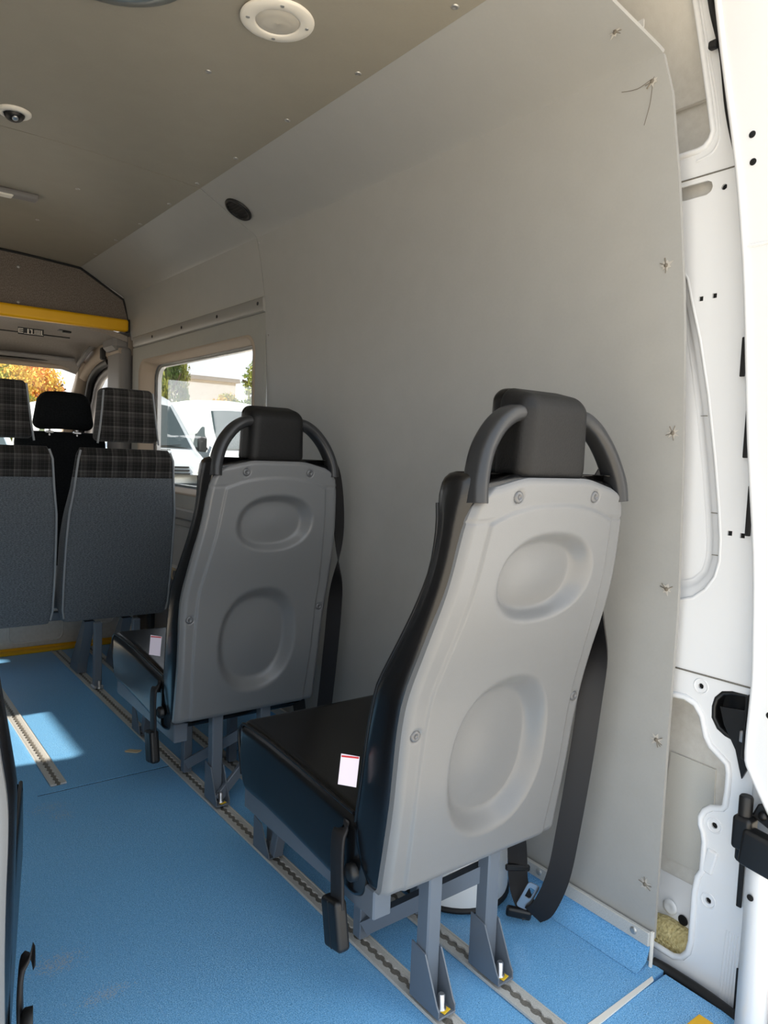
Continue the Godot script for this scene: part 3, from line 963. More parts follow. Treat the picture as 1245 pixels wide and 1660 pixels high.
	# raised rings round the holes
	for r in [[-0.734, 0.578], [-0.687, 0.318], [-0.688, 0.167], [-0.687, -0.036]]:
		m = MB.new()
		var ring := []
		for i in 20: ring.append(Vector3(X + 0.0005, r[1] + sin(TAU * i / 20) * 0.014, r[0] + cos(TAU * i / 20) * 0.014))
		m.tube(ring, 0.002, Vector3(1, 0, 0), 6, true)
		obj("hole_ring", m, M.body, w)
	# diagonal pressed gusset
	m = MB.new()
	m.soft(rot(X, 0.245, -0.690, Vector3(1, 0, 0), 12), Vector3(0.010, 0.050, 0.022), 0.0048)
	obj("pressed_gusset", m, M.body, w)
	# inside faces seen through the pockets
	m = MB.new()
	var rows := []
	for p in [[1.40, 1.58], [1.412, 1.70], [1.408, 1.80], [1.36, 1.90], [1.28, 1.96]]:
		rows.append([Vector3(p[0], p[1], -1.0), Vector3(p[0], p[1], -0.76)])
	m.grid(rows, false, 0)
	obj("bay_back", m, M.primer, w)
	m = MB.new()
	m.box(at(1.404, 1.728, -0.88), Vector3(0.004, 0.006, 0.2), 0.002)
	obj("bay_seam", m, M.sealer, w)
	m = MB.new()
	m.soft(at(1.385, 1.533, -0.85), Vector3(0.03, 0.10, 0.2), 0.014)
	obj("slot_back", m, M.primer, w)
	# blind window recess in steps
	m = MB.new()
	var ra := []; var rb := []; var rc := []; var rd := []; var re := []
	var inner := [[-0.93, 1.30], [-0.845, 1.300], [-0.833, 1.293], [-0.822, 1.262], [-0.808, 1.20], [-0.787, 1.10], [-0.769, 1.0], [-0.756, 0.915], [-0.749, 0.862], [-0.748, 0.830], [-0.754, 0.802], [-0.772, 0.783], [-0.790, 0.776], [-0.803, 0.774], [-0.93, 0.774]]
	for i in opening.size():
		var o: Array = opening[i]; var n: Array = inner[i]
		ra.append(Vector3(X + 0.001, o[1], o[0]))
		rb.append(Vector3(X + 0.005, lerpf(o[1], n[1], 0.12), lerpf(o[0], n[0], 0.12)))
		rc.append(Vector3(X + 0.005, lerpf(o[1], n[1], 0.50), lerpf(o[0], n[0], 0.50)))
		rd.append(Vector3(X + 0.010, lerpf(o[1], n[1], 0.62), lerpf(o[0], n[0], 0.62)))
		re.append(Vector3(X + 0.011, n[1], n[0]))
	m.grid([ra, rb, rc, rd, re], true, 0)
	obj("recess_rim", m, M.body, w)
	m = MB.new()
	m.extrude(side_plane(X + 0.0125), vec([[-0.95, 1.33], [-0.82, 1.33], [-0.735, 0.86], [-0.74, 0.76], [-0.95, 0.755]]), 0.004)
	obj("recess_back", m, M.body, w)
	m = MB.new()
	for y in [1.10, 0.915, 0.835]:
		var z := tab([[0.83, -0.727], [0.915, -0.735], [1.10, -0.770]], y)
		m.box(at(X + 0.0045, y, z), Vector3(0.003, 0.0012, 0.014), 0.0004)
	obj("recess_tab_line", m, M.alu_dull, w)
	m = MB.new()
	m.box(at(1.432, 0.28, -0.80), Vector3(0.006, 0.62, 0.36), 0.002)
	obj("pocket_back", m, M.primer, w)
	m = MB.new()
	m.extrude(side_plane(1.424), vec([[-0.833, 0.395], [-0.734, 0.392], [-0.728, 0.165], [-0.850, 0.165]]), 0.004)
	obj("insulation_pad", m, M.board, w)
	m = MB.new()
	rows = []
	for p in [[1.428, 0.130], [1.415, 0.105], [1.404, 0.088], [1.400, 0.045]]:
		rows.append([Vector3(p[0], p[1], -0.96), Vector3(p[0], p[1], -0.70)])
	m.grid(rows, false, 0)
	obj("pocket_lower_pressing", m, M.body, w)
	m = MB.new()
	m.soft(at(1.387, 0.018, -0.80), Vector3(0.06, 0.072, 0.18), 0.03, func(p): return p + Vector3(0.006 * sin(p.z * 60.0), 0.006 * sin(p.z * 45.0 + 1.0) + 0.003 * sin(p.z * 130.0), 0))
	obj("foam_filler", m, M.foam, w)
	m = MB.new()
	m.lathe(Transform3D(Basis(Vector3(0, 1, 0), Vector3(-1, 0, 0), Vector3(0, 0, 1)), Vector3(1.398, 0.078, -0.795)), [Vector2(0.016, 0), Vector2(0.015, 0.002), Vector2(0.008, 0.004), Vector2(0.004, 0.002), Vector2(0, 0.002)], 16)
	obj("plug", m, M.body, w)
	m = MB.new()
	m.lathe(Transform3D(Basis(Vector3(0, 1, 0), Vector3(-1, 0, 0), Vector3(0, 0, 1)), Vector3(1.398, 0.065, -0.765)), [Vector2(0.011, 0), Vector2(0.009, 0.002), Vector2(0, 0.001)], 16)
	obj("hole_plug", m, M.hole, w)
	m = MB.new()
	m.box(rot(1.41, 0.533, -0.80, Vector3(1, 0, 0), 6), Vector3(0.03, 0.03, 0.11), 0.006)
	obj("upper_bracket", m, M.primer, w)
	m = MB.new()
	m.box(at(1.40, 0.533, -0.755), Vector3(0.012, 0.006, 0.012), 0.002)
	obj("bracket_clip", m, M.black, w)
	# blank behind the small holes
	m = MB.new()
	for c in [[-0.791, 1.324], [-0.764, 1.326], [-0.700, 0.880], [-0.676, 0.878], [-0.760, 1.525], [-0.734, 0.578], [-0.687, 0.318], [-0.688, 0.167], [-0.687, -0.036]]:
		m.box(at(X + 0.0052, c[1], c[0]), Vector3(0.002, 0.016, 0.016), 0.0005)
	obj("hole_backing", m, M.hole, w)
	# fluted lines near the lower edge
	m = MB.new()
	for i in 5: m.box(rot(X - 0.0002, 0.03, -0.652 + i * 0.0055, Vector3(1, 0, 0), 2), Vector3(0.002, 0.20, 0.0018), 0.0006)
	obj("fluted_bead", m, M.body, w)
	# outer return of the pillar behind the door
	m = MB.new()
	m.sweep([Vector3(1.36, -0.12, -0.606), Vector3(1.358, 0.2, -0.604), Vector3(1.36, 0.6, -0.610), Vector3(1.36, 1.0, -0.648), Vector3(1.358, 1.42, -0.70), Vector3(1.352, 1.96, -0.80)], [Vector2(-0.025, -0.02), Vector2(0.0, -0.02), Vector2(0.02, -0.01), Vector2(0.025, 0.03), Vector2(-0.025, 0.03)], Vector3(1, 0, 0))
	obj("pillar_return", m, M.body, w)
	# door seal along the sill
	m = MB.new()
	m.tube(spline([Vector3(1.318, -0.002, -0.778), Vector3(1.324, -0.004, -0.75), Vector3(1.324, -0.004, -0.69), Vector3(1.320, -0.004, -0.64), Vector3(1.308, -0.004, -0.56)], 5), 0.011, Vector3.UP, 8)
	obj("sill_seal", m, M.rubber, w)
	# rear door standing open
	var d := struct("door_1", "white rear door standing open at the right edge", "door")
	m = MB.new()
	var pl := [[-0.792, 1.95], [-0.755, 1.75], [-0.712, 1.54], [-0.690, 1.40], [-0.683, 1.348], [-0.672, 1.25], [-0.652, 1.05], [-0.627, 0.851], [-0.616, 0.70], [-0.612, 0.618], [-0.614, 0.50], [-0.604, 0.465], [-0.560, 0.395], [-0.52, 0.36], [0.05, 0.36], [0.05, 1.95]]
	m.extrude(side_plane(1.30), vec(pl), 0.045)
	obj("door_panel", m, M.body, d)
	m = MB.new()
	var edge := []
	for i in 13: edge.append(Vector3(1.302, pl[i][1], pl[i][0]))
	m.tube(spline(edge, 3), 0.007, Vector3(1, 0, 0), 8)
	obj("door_fold", m, M.body, d)
	m = MB.new()
	m.box(rot(1.299, 1.392, -0.60, Vector3(1, 0, 0), 0), Vector3(0.004, 0.006, 0.17), 0.002)
	obj("door_step", m, M.body, d)
	for h in [[-0.690, 1.585], [-0.685, 1.537], [-0.583, 0.70], [-0.582, 0.575], [-0.63, 1.28]]:
		m = MB.new()
		m.lathe(Transform3D(Basis(Vector3(0, 1, 0), Vector3(-1, 0, 0), Vector3(0, 0, 1)), Vector3(1.2995, h[1], h[0])), [Vector2(0.0062, 0), Vector2(0.0058, 0.0006), Vector2(0, 0.0007)], 14)
		obj("fixing_hole", m, M.hole, d)
	# lower corner post with the lamp recess behind
	m = MB.new()
	m.sweep([Vector3(1.315, 0.325, -0.578), Vector3(1.30, 0.29, -0.572), Vector3(1.298, 0.2, -0.570), Vector3(1.298, -0.16, -0.570)], [Vector2(-0.02, -0.02), Vector2(0.01, -0.026), Vector2(0.026, -0.012), Vector2(0.028, 0.012), Vector2(0.01, 0.026), Vector2(-0.02, 0.02)], Vector3(1, 0, 0))
	obj("lower_corner_post", m, M.body, d)
	m = MB.new()
	m.box(at(1.32, 0.08, -0.50), Vector3(0.05, 0.56, 0.07), 0.01)
	obj("corner_seal", m, M.black_matt, d)
	m = MB.new()
	m.lathe(Transform3D(Basis(Vector3(0, 1, 0), Vector3(-1, 0, 0), Vector3(0, 0, 1)), Vector3(1.2735, 0.255, -0.578)), [Vector2(0.006, 0), Vector2(0.0055, 0.0006), Vector2(0, 0.0007)], 12)
	obj("fixing_hole", m, M.hole, d)
	# dark drain slots in the gap
	for q in [[1.205, -0.691, 0.036], [1.065, -0.674, 0.044], [0.925, -0.659, 0.046], [0.24, -0.622, 0.05], [0.02, -0.612, 0.055]]:
		m = MB.new()
		m.soft(at(1.337, q[0], q[1] - 0.004), Vector3(0.004, q[2] * 2, 0.010), 0.0045)
		obj("drain_slot", m, M.rubber, d)
	# wiring along the top
	var wl := thing("wiring_loom", "black wiring loom clipped along the top of the rear pillar", "cable", Vector3(1.335, 1.6, -0.77))
	m = MB.new()
	m.tube(spline([Vector3(0, 0.34, -0.052), Vector3(-0.004, 0.25, -0.030), Vector3(0, 0.17, -0.008), Vector3(0, 0.06, 0.012), Vector3(0.004, -0.02, 0.032)], 6), 0.006, Vector3(1, 0, 0), 8)
	obj("cable", m, M.rubber, wl)
	m = MB.new()
	m.soft(at(-0.006, 0.186, -0.022), Vector3(0.014, 0.016, 0.018), 0.005)
	obj("clip", m, M.rubber, wl)
	# door check strap in its black housing
	var cs := Node3D.new()
	cs.name = "door_check"
	d.add_child(cs)
	cs.position = Vector3(1.36, 0.53, -0.665)
	tag(cs, "black door check strap in its moulded housing")
	m = MB.new()
	var cav := PackedVector2Array()
	for p in cavity: cav.append(Vector2(p[0] + 0.665, p[1] - 0.53))
	m.extrude(side_plane(0.02), cav, 0.004)
	var cpath := []
	for p in cavity: cpath.append(Vector3(-0.012, p[1] - 0.53, p[0] + 0.665))
	m.tube(cpath, 0.005, Vector3(1, 0, 0), 8, true)
	var ring0 := []; var ring1 := []
	for p in cavity:
		ring0.append(Vector3(-0.012, p[1] - 0.53, p[0] + 0.665)); ring1.append(Vector3(0.02, p[1] - 0.53, p[0] + 0.665))
	m.grid([ring0, ring1], true, 0)
	obj("housing", m, M.black, cs)
	m = MB.new()
	m.extrude(rot(-0.022, 0, 0, Vector3(0, 1, 0), 0) * side_plane(0), vec([[-0.025, 0.022], [0.03, 0.03], [0.035, -0.075], [0.025, -0.10], [0.010, -0.05], [-0.015, -0.010]]), 0.006)
	m.box(at(-0.025, 0.0, 0.028), Vector3(0.014, 0.12, 0.006), 0.002)
	obj("strap", m, M.black, cs)
	m = MB.new()
	m.soft(at(-0.024, -0.02, 0.022), Vector3(0.008, 0.022, 0.010), 0.003)
	obj("bolt", m, M.steel, cs)
	# hinge
	var hg := Node3D.new()
	hg.name = "hinge"
	d.add_child(hg)
	hg.position = Vector3(1.30, 0.36, -0.610)
	tag(hg, "black steel hinge")
	m = MB.new()
	m.lathe(at(0, -0.06, 0), [Vector2(0.010, 0), Vector2(0.012, 0.003), Vector2(0.012, 0.117), Vector2(0.010, 0.12)], 16)
	obj("pin", m, M.black, hg)
	m = MB.new()
	m.soft(at(-0.002, -0.006, 0.002), Vector3(0.034, 0.062, 0.034), 0.008)
	m.soft(rot(-0.01, -0.028, 0.055, Vector3(1, 0, 0), 6), Vector3(0.032, 0.066, 0.10), 0.007)
	obj("knuckle", m, M.black, hg)
	m = MB.new()
	m.box(rot(0.010, 0.022, 0.055, Vector3(1, 0, 0), 22), Vector3(0.012, 0.030, 0.09), 0.004)
	for z in [0.03, 0.055, 0.08]:
		m.lathe(Transform3D(Basis(Vector3(0, 1, 0), Vector3(-1, 0, 0), Vector3(0, 0, 1)), Vector3(0.005, 0.034 - (z - 0.03) * 0.4, z)), [Vector2(0.008, 0), Vector2(0.008, 0.006), Vector2(0, 0.008)], 8)
	obj("leaf", m, M.black, hg)

# ------------------------------------------------------------------ grey-backed vinyl seats
const Z0 := -0.92
const ZP := [[0.262, 0.001], [0.321, 0.011], [0.42, 0.027], [0.508, 0.037], [0.577, 0.048], [0.629, 0.061], [0.662, 0.073], [0.715, 0.092], [0.767, 0.109], [0.807, 0.120], [0.86, 0.129], [0.905, 0.136], [0.938, 0.142], [0.98, 0.149], [1.12, 0.160]]
const HW := [[0.262, 0.2165], [0.42, 0.217], [0.508, 0.219], [0.577, 0.222], [0.629, 0.2225], [0.662, 0.219], [0.715, 0.214], [0.767, 0.208], [0.807, 0.202], [0.86, 0.196], [0.905, 0.191], [0.930, 0.187], [0.945, 0.182], [0.958, 0.174], [0.968, 0.162], [0.974, 0.150]]
const TH := [[0.255, 0.055], [0.275, 0.085], [0.335, 0.115], [0.42, 0.108], [0.53, 0.102], [0.62, 0.096], [0.70, 0.080], [0.77, 0.068], [0.83, 0.062], [0.90, 0.070], [0.95, 0.088], [0.975, 0.08]]
const HI := [[0.262, 0.176], [0.43, 0.184], [0.63, 0.184], [0.67, 0.178], [0.775, 0.163], [0.873, 0.152], [0.905, 0.148]]
var seat_mesh := {}

func zsm(y: float) -> float:
	# softened back line
	return (tab(ZP, y - 0.03) + tab(ZP, y - 0.015) + tab(ZP, y) + tab(ZP, y + 0.015) + tab(ZP, y + 0.03)) / 5.0
func hsm(y: float) -> float:
	if y > 0.92: return tab(HW, y)
	return (tab(HW, y - 0.02) + tab(HW, y) + tab(HW, y + 0.02)) / 3.0
func egg(x: float, y: float, cx: float, cy: float, a: float, b: float, e: float) -> float:
	return pow(pow(absf(x - cx) / a, e) + pow(absf(y - cy) / b, e), 1.0 / e)
func back_panel() -> MB:
	var m := MB.new()
	var nu := 150
	var nv := 200
	var rows := []
	for i in nv + 1:
		var row := []
		var yn := lerpf(0.262, 0.974, pow(i / float(nv), 0.96))
		var hw := hsm(yn)
		for j in nu + 1:
			var s := lerpf(-1.0, 1.0, j / float(nu))
			s = s * (1.0 + 0.12 * (1.0 - s * s))       # more columns towards the edges
			var x := s * hw
			var ax := absf(x)
			var top := 0.974 - 0.018 * smoothstep(0.06, 0.17, ax)
			var y := 0.262 + (yn - 0.262) * (top - 0.262) / 0.712
			var z := zsm(y)
			# rolled edges
			var e := clampf((absf(s) - 0.93) / 0.07, 0.0, 1.0)
			z -= 0.010 * e * e
			var et := clampf((yn - 0.962) / 0.012, 0.0, 1.0)
			z -= 0.008 * et * et
			var eb := clampf((0.275 - yn) / 0.013, 0.0, 1.0)
			z -= 0.006 * eb * eb
			# raised middle field with an arched top
			var hi := tab(HI, y)
			var arch := 0.932 - 0.030 * pow(ax / 0.15, 2.4)
			var ins := minf(hi - ax, (arch - y) * 0.9)
			z += 0.0045 * smoothstep(-0.001, 0.0042, ins)
			# groove across the shoulders
			if ins < 0.0: z -= 0.0025 * (1.0 - smoothstep(0.0, 0.004, absf(y - 0.906 - 0.0))) * smoothstep(0.0, 0.004, -ins)
			# two dished ovals
			var q := egg(x, y, 0.004, 0.808, 0.119, 0.079, 2.25)
			z -= 0.029 * (1.0 - smoothstep(0.70, 1.0, q)) - 0.004 * (1.0 - smoothstep(0.0, 0.65, q))
			q = egg(x, y, 0.004, 0.475, 0.123, 0.156, 2.3)
			z -= 0.032 * (1.0 - smoothstep(0.72, 1.0, q)) - 0.004 * (1.0 - smoothstep(0.0, 0.65, q))
			# sunk seats for the four fixings
			for f in [[-0.094, 0.944], [0.094, 0.944], [-0.198, 0.552], [0.198, 0.552]]:
				var r := Vector2(x - f[0], y - f[1]).length()
				z -= 0.004 * (1.0 - smoothstep(0.008, 0.013, r))
			row.append(Vector3(x, y, z))
		rows.append(row)
	m.grid(rows, false, 0)
	# skirt turned forward round the edge
	var loop := []
	for j in nu + 1: loop.append(rows[0][j])
	for i in range(1, nv + 1): loop.append(rows[i][nu])
	for j in range(nu - 1, -1, -1): loop.append(rows[nv][j])
	for i in range(nv - 1, 0, -1): loop.append(rows[i][0])
	var l1 := []
	for p in loop: l1.append(p + Vector3(0, 0, -0.012))
	m.grid([loop, l1], true, 3)
	return m
func back_cushion() -> MB:
	var m := MB.new()
	var rows := []
	var ys := []
	for i in 37: ys.append(lerpf(0.268, 0.962, i / 36.0))
	var k := 0
	for y in ys:
		rows.append(cushion_ring(y, 1.0))
		k += 1
	# closed top and bottom
	var lo := []; var hi := []
	for q in [0.97, 0.90, 0.78]: lo.append([0.262 - (0.97 - q) * 0.05, q])
	lo.reverse()
	var all := []
	for l in lo: all.append(cushion_ring(l[0], l[1]))
	all.append_array(rows)
	for q in [[0.970, 0.985], [0.977, 0.94], [0.980, 0.86]]: all.append(cushion_ring(q[0], q[1]))
	m.grid(all, true, 0)
	m.cap(all[0], 0)
	var e: Array = all[-1].duplicate(); e.reverse()
	m.cap(e, 0)
	m.fix(0)
	return m
func cushion_ring(y: float, shrink: float) -> Array:
	var hw := tab([[0.25, 0.214], [0.42, 0.224], [0.62, 0.229], [0.70, 0.222], [0.77, 0.215], [0.86, 0.204], [0.93, 0.199], [0.98, 0.193]], y) * lerpf(1.0, shrink, 0.6)
	var zb := zsm(y) - 0.008
	var th := (tab(TH, y - 0.015) + tab(TH, y) + tab(TH, y + 0.015)) / 3.0
	var zf := zb - th
	var zc := (zb + zf) / 2
	var hz := (zb - zf) / 2 * shrink
	var r := minf(0.034, hz * 0.95)
	var o := []
	var pts := rounded(-hw, zc - hz, hw, zc + hz, r, 5)
	for xx in [hw - 0.036, hw - 0.045, hw * 0.4, -hw * 0.4, -hw + 0.045, -hw + 0.036]: pts.insert(6 + (o.size()), [xx, zc + hz])
	var back := pts.slice(6, 12)
	back.sort_custom(func(a, b): return a[0] > b[0])
	for i in 6: pts[6 + i] = back[i]
	for p in pts:
		var x: float = p[0]
		var z: float = p[1]
		# the front face is dished between the bolsters
		if z > zc: z = minf(z, zb - 0.042 * (1.0 - smoothstep(hw - 0.040, hw - 0.022, absf(x))) - 0.0)
		o.append(Vector3(x, y, z))
	return o
func seat_parts() -> void:
	if seat_mesh.size(): return
	seat_mesh.panel = back_panel().mesh()
	seat_mesh.cushion = back_cushion().mesh()
	var m := MB.new()
	# piping seams at the front and rear corner of both bolsters
	seat_mesh.piping = []
	for s in [-1.0, 1.0]:
		for fr in [1.0]:
			m = MB.new()
			var path := []
			for i in 30:
				var y := lerpf(0.29, 0.93, i / 29.0)
				var hw := tab([[0.25, 0.214], [0.42, 0.224], [0.62, 0.229], [0.70, 0.222], [0.77, 0.215], [0.86, 0.204], [0.93, 0.199], [0.98, 0.193]], y)
				var zb := zsm(y) - 0.008
				var th := (tab(TH, y - 0.015) + tab(TH, y) + tab(TH, y + 0.015)) / 3.0
				path.append(Vector3(s * (hw - 0.0090), y, zb - th + 0.0105) if fr > 0.5 else Vector3(s * (hw + 0.000), y, zb - 0.030))
			m.tube(path, 0.0035, Vector3(1, 0, 0), 6)
			seat_mesh.piping.append(m.mesh())
	# headrest: block with a front pad
	m = MB.new()
	m.soft(at(0, 1.038, 0.097), Vector3(0.158, 0.150, 0.082), 0.026, func(p): return Vector3(p.x * (1.0 - 0.04 * clampf(p.y / 0.07, -1, 1)) * (1.0 + p.z * 0.8), p.y + p.z * -0.25 * smoothstep(0.0, 0.07, p.y), p.z + p.y * 0.03), 5)
	seat_mesh.headrest = m.mesh()
	m = MB.new()
	m.soft(at(0, 1.042, 0.066), Vector3(0.150, 0.152, 0.05), 0.022, func(p): return Vector3(p.x * (1.0 - 0.05 * clampf(p.y / 0.07, -1, 1)), p.y, p.z), 4)
	seat_mesh.head_pad = m.mesh()
	m = MB.new()
	m.soft(at(0, 0.966, 0.084), Vector3(0.34, 0.034, 0.094), 0.012, func(p): return Vector3(p.x, p.y - 0.02 * pow(absf(p.x) / 0.17, 2.0), p.z), 3)
	seat_mesh.shoulder = m.mesh()
	# grab handles
	m = MB.new()
	var prof := []
	for p in rounded(-0.0135, -0.022, 0.0135, 0.022, 0.0130, 4): prof.append(Vector2(p[0], p[1]))
	seat_mesh.handle = []
	for s in [-1.0, 1.0]:
		m = MB.new()
		m.sweep(spline([Vector3(s * 0.062, 1.076, 0.108), Vector3(s * 0.090, 1.072, 0.109), Vector3(s * 0.122, 1.052, 0.111), Vector3(s * 0.152, 1.015, 0.116), Vector3(s * 0.170, 0.970, 0.124), Vector3(s * 0.174, 0.934, 0.128)], 6), prof, Vector3(0, 0, 1), 0)
		seat_mesh.handle.append(m.mesh())
	# fixings
	m = MB.new()
	var bt := Basis(Vector3(1, 0, 0), Vector3(0, 0, 1), Vector3(0, -1, 0))
	m.lathe(Transform3D(bt, Vector3(0, 0, 0)), [Vector2(0.0105, 0), Vector2(0.0100, 0.002), Vector2(0.0075, 0.0042), Vector2(0.004, 0.0045), Vector2(0.0036, 0.0032), Vector2(0.0, 0.0032)], 20)
	seat_mesh.fixing = m.mesh()
	# squab
	m = MB.new()
	m.soft(rot(0, 0.308, -0.315, Vector3(1, 0, 0), 5.0), Vector3(0.435, 0.160, 0.49), 0.028, func(p):
		var q: Vector3 = p
		q.y -= 0.010 * smoothstep(-0.05, -0.245, p.z)           # waterfall front
		if p.y > 0: q.y -= 0.020 * (1.0 - pow(clampf(absf(p.x) / 0.2, 0, 1), 2.0)) * smoothstep(-0.245, -0.15, p.z)
		if p.y < 0: q.z += 0.03 * smoothstep(0.0, 0.08, -p.y) * smoothstep(-0.1, -0.24, p.z)
		return q, 4)
	seat_mesh.squab = m.mesh()
	m = MB.new()
	seat_mesh.squab_piping = []
	for s in [-1.0, 1.0]:
		m = MB.new()
		m.tube(spline([Vector3(s * 0.2135, 0.275, -0.535), Vector3(s * 0.2135, 0.355, -0.553), Vector3(s * 0.2135, 0.382, -0.543), Vector3(s * 0.2135, 0.393, -0.51), Vector3(s * 0.2125, 0.388, -0.35), Vector3(s * 0.2125, 0.368, -0.10)], 5), 0.0035, Vector3(1, 0, 0), 6)
		seat_mesh.squab_piping.append(m.mesh())
	# steelwork
	m = MB.new()
	m.box(at(0, 0.135, 0.0), Vector3(0.032, 0.262, 0.032), 0.003)
	seat_mesh.rear_leg = m.mesh()
	m = MB.new()
	for s in [-1.0, 1.0]:
		m.extrude(side_plane(s * 0.019 - 0.0015), vec([[-0.022, 0.008], [0.058, 0.008], [0.058, 0.022], [0.052, 0.030], [0.016, 0.105], [-0.022, 0.112]]), 0.003)
	m.box(at(0, 0.009, 0.02), Vector3(0.040, 0.004, 0.08), 0.001)
	seat_mesh.foot = m.mesh()
	m = MB.new()
	m.lathe(at(0, 0.010, 0.042), [Vector2(0.010, 0), Vector2(0.010, 0.004), Vector2(0.0065, 0.005), Vector2(0.0065, 0.028), Vector2(0.005, 0.030)], 10, 1)
	seat_mesh.bolt = m.mesh()
	m = MB.new()
	m.box(rot(0.002, 0.0125, 0.048, Vector3(0, 1, 0), 12), Vector3(0.018, 0.002, 0.016), 0.0005)
	seat_mesh.foot_label = m.mesh()
	m = MB.new()
	m.box(at(0, 0.115, 0), Vector3(0.026, 0.215, 0.026), 0.002)
	seat_mesh.mid_leg = m.mesh()
	# seat frame: two side tubes with open ends
	m = MB.new()
	m.box(at(0, 0, 0), Vector3(0.040, 0.055, 0.50), 0.003)
	seat_mesh.side_tube = m.mesh()
	# buckle with stalk
	m = MB.new()
	var bp := []
	for p in rounded(-0.019, -0.0035, 0.019, 0.0035, 0.003, 2): bp.append(Vector2(p[0], p[1]))
	m.sweep(spline([Vector3(0.014, 0.335, -0.115), Vector3(0.0, 0.330, -0.114), Vector3(-0.004, 0.29, -0.112), Vector3(-0.003, 0.24, -0.110), Vector3(-0.004, 0.20, -0.106)], 4), bp, Vector3(1, 0, 0))
	seat_mesh.stalk = m.mesh()
	m = MB.new()
	m.soft(rot(-0.006, 0.170, -0.108, Vector3(1, 0, 0), -12), Vector3(0.026, 0.088, 0.052), 0.008)
	seat_mesh.buckle = m.mesh()
	m = MB.new()
	m.box(rot(-0.006, 0.170, -0.108, Vector3(1, 0, 0), -12), Vector3(0.0266, 0.082, 0.0016), 0.0005)
	seat_mesh.buckle_seam = m.mesh()
	m = MB.new()
	m.lathe(Transform3D(Basis(Vector3(0, 1, 0), Vector3(-1, 0, 0), Vector3(0, 0, 1)), Vector3(0.012, 0.272, -0.082)), [Vector2(0.016, 0), Vector2(0.016, 0.010), Vector2(0.011, 0.014), Vector2(0.0, 0.015)], 16)
	seat_mesh.pivot = m.mesh()
	# fabric tag
	m = MB.new()
	m.extrude(side_plane(-0.002), vec([[-0.030, -0.024], [0.002, -0.026], [0.006, 0.028], [-0.026, 0.030]]), 0.0012)
	seat_mesh.tag = m.mesh()
	m = MB.new()
	m.box(at(-0.0022, 0.026, -0.010), Vector3(0.0008, 0.003, 0.03), 0.0002)
	seat_mesh.tag_print = m.mesh()

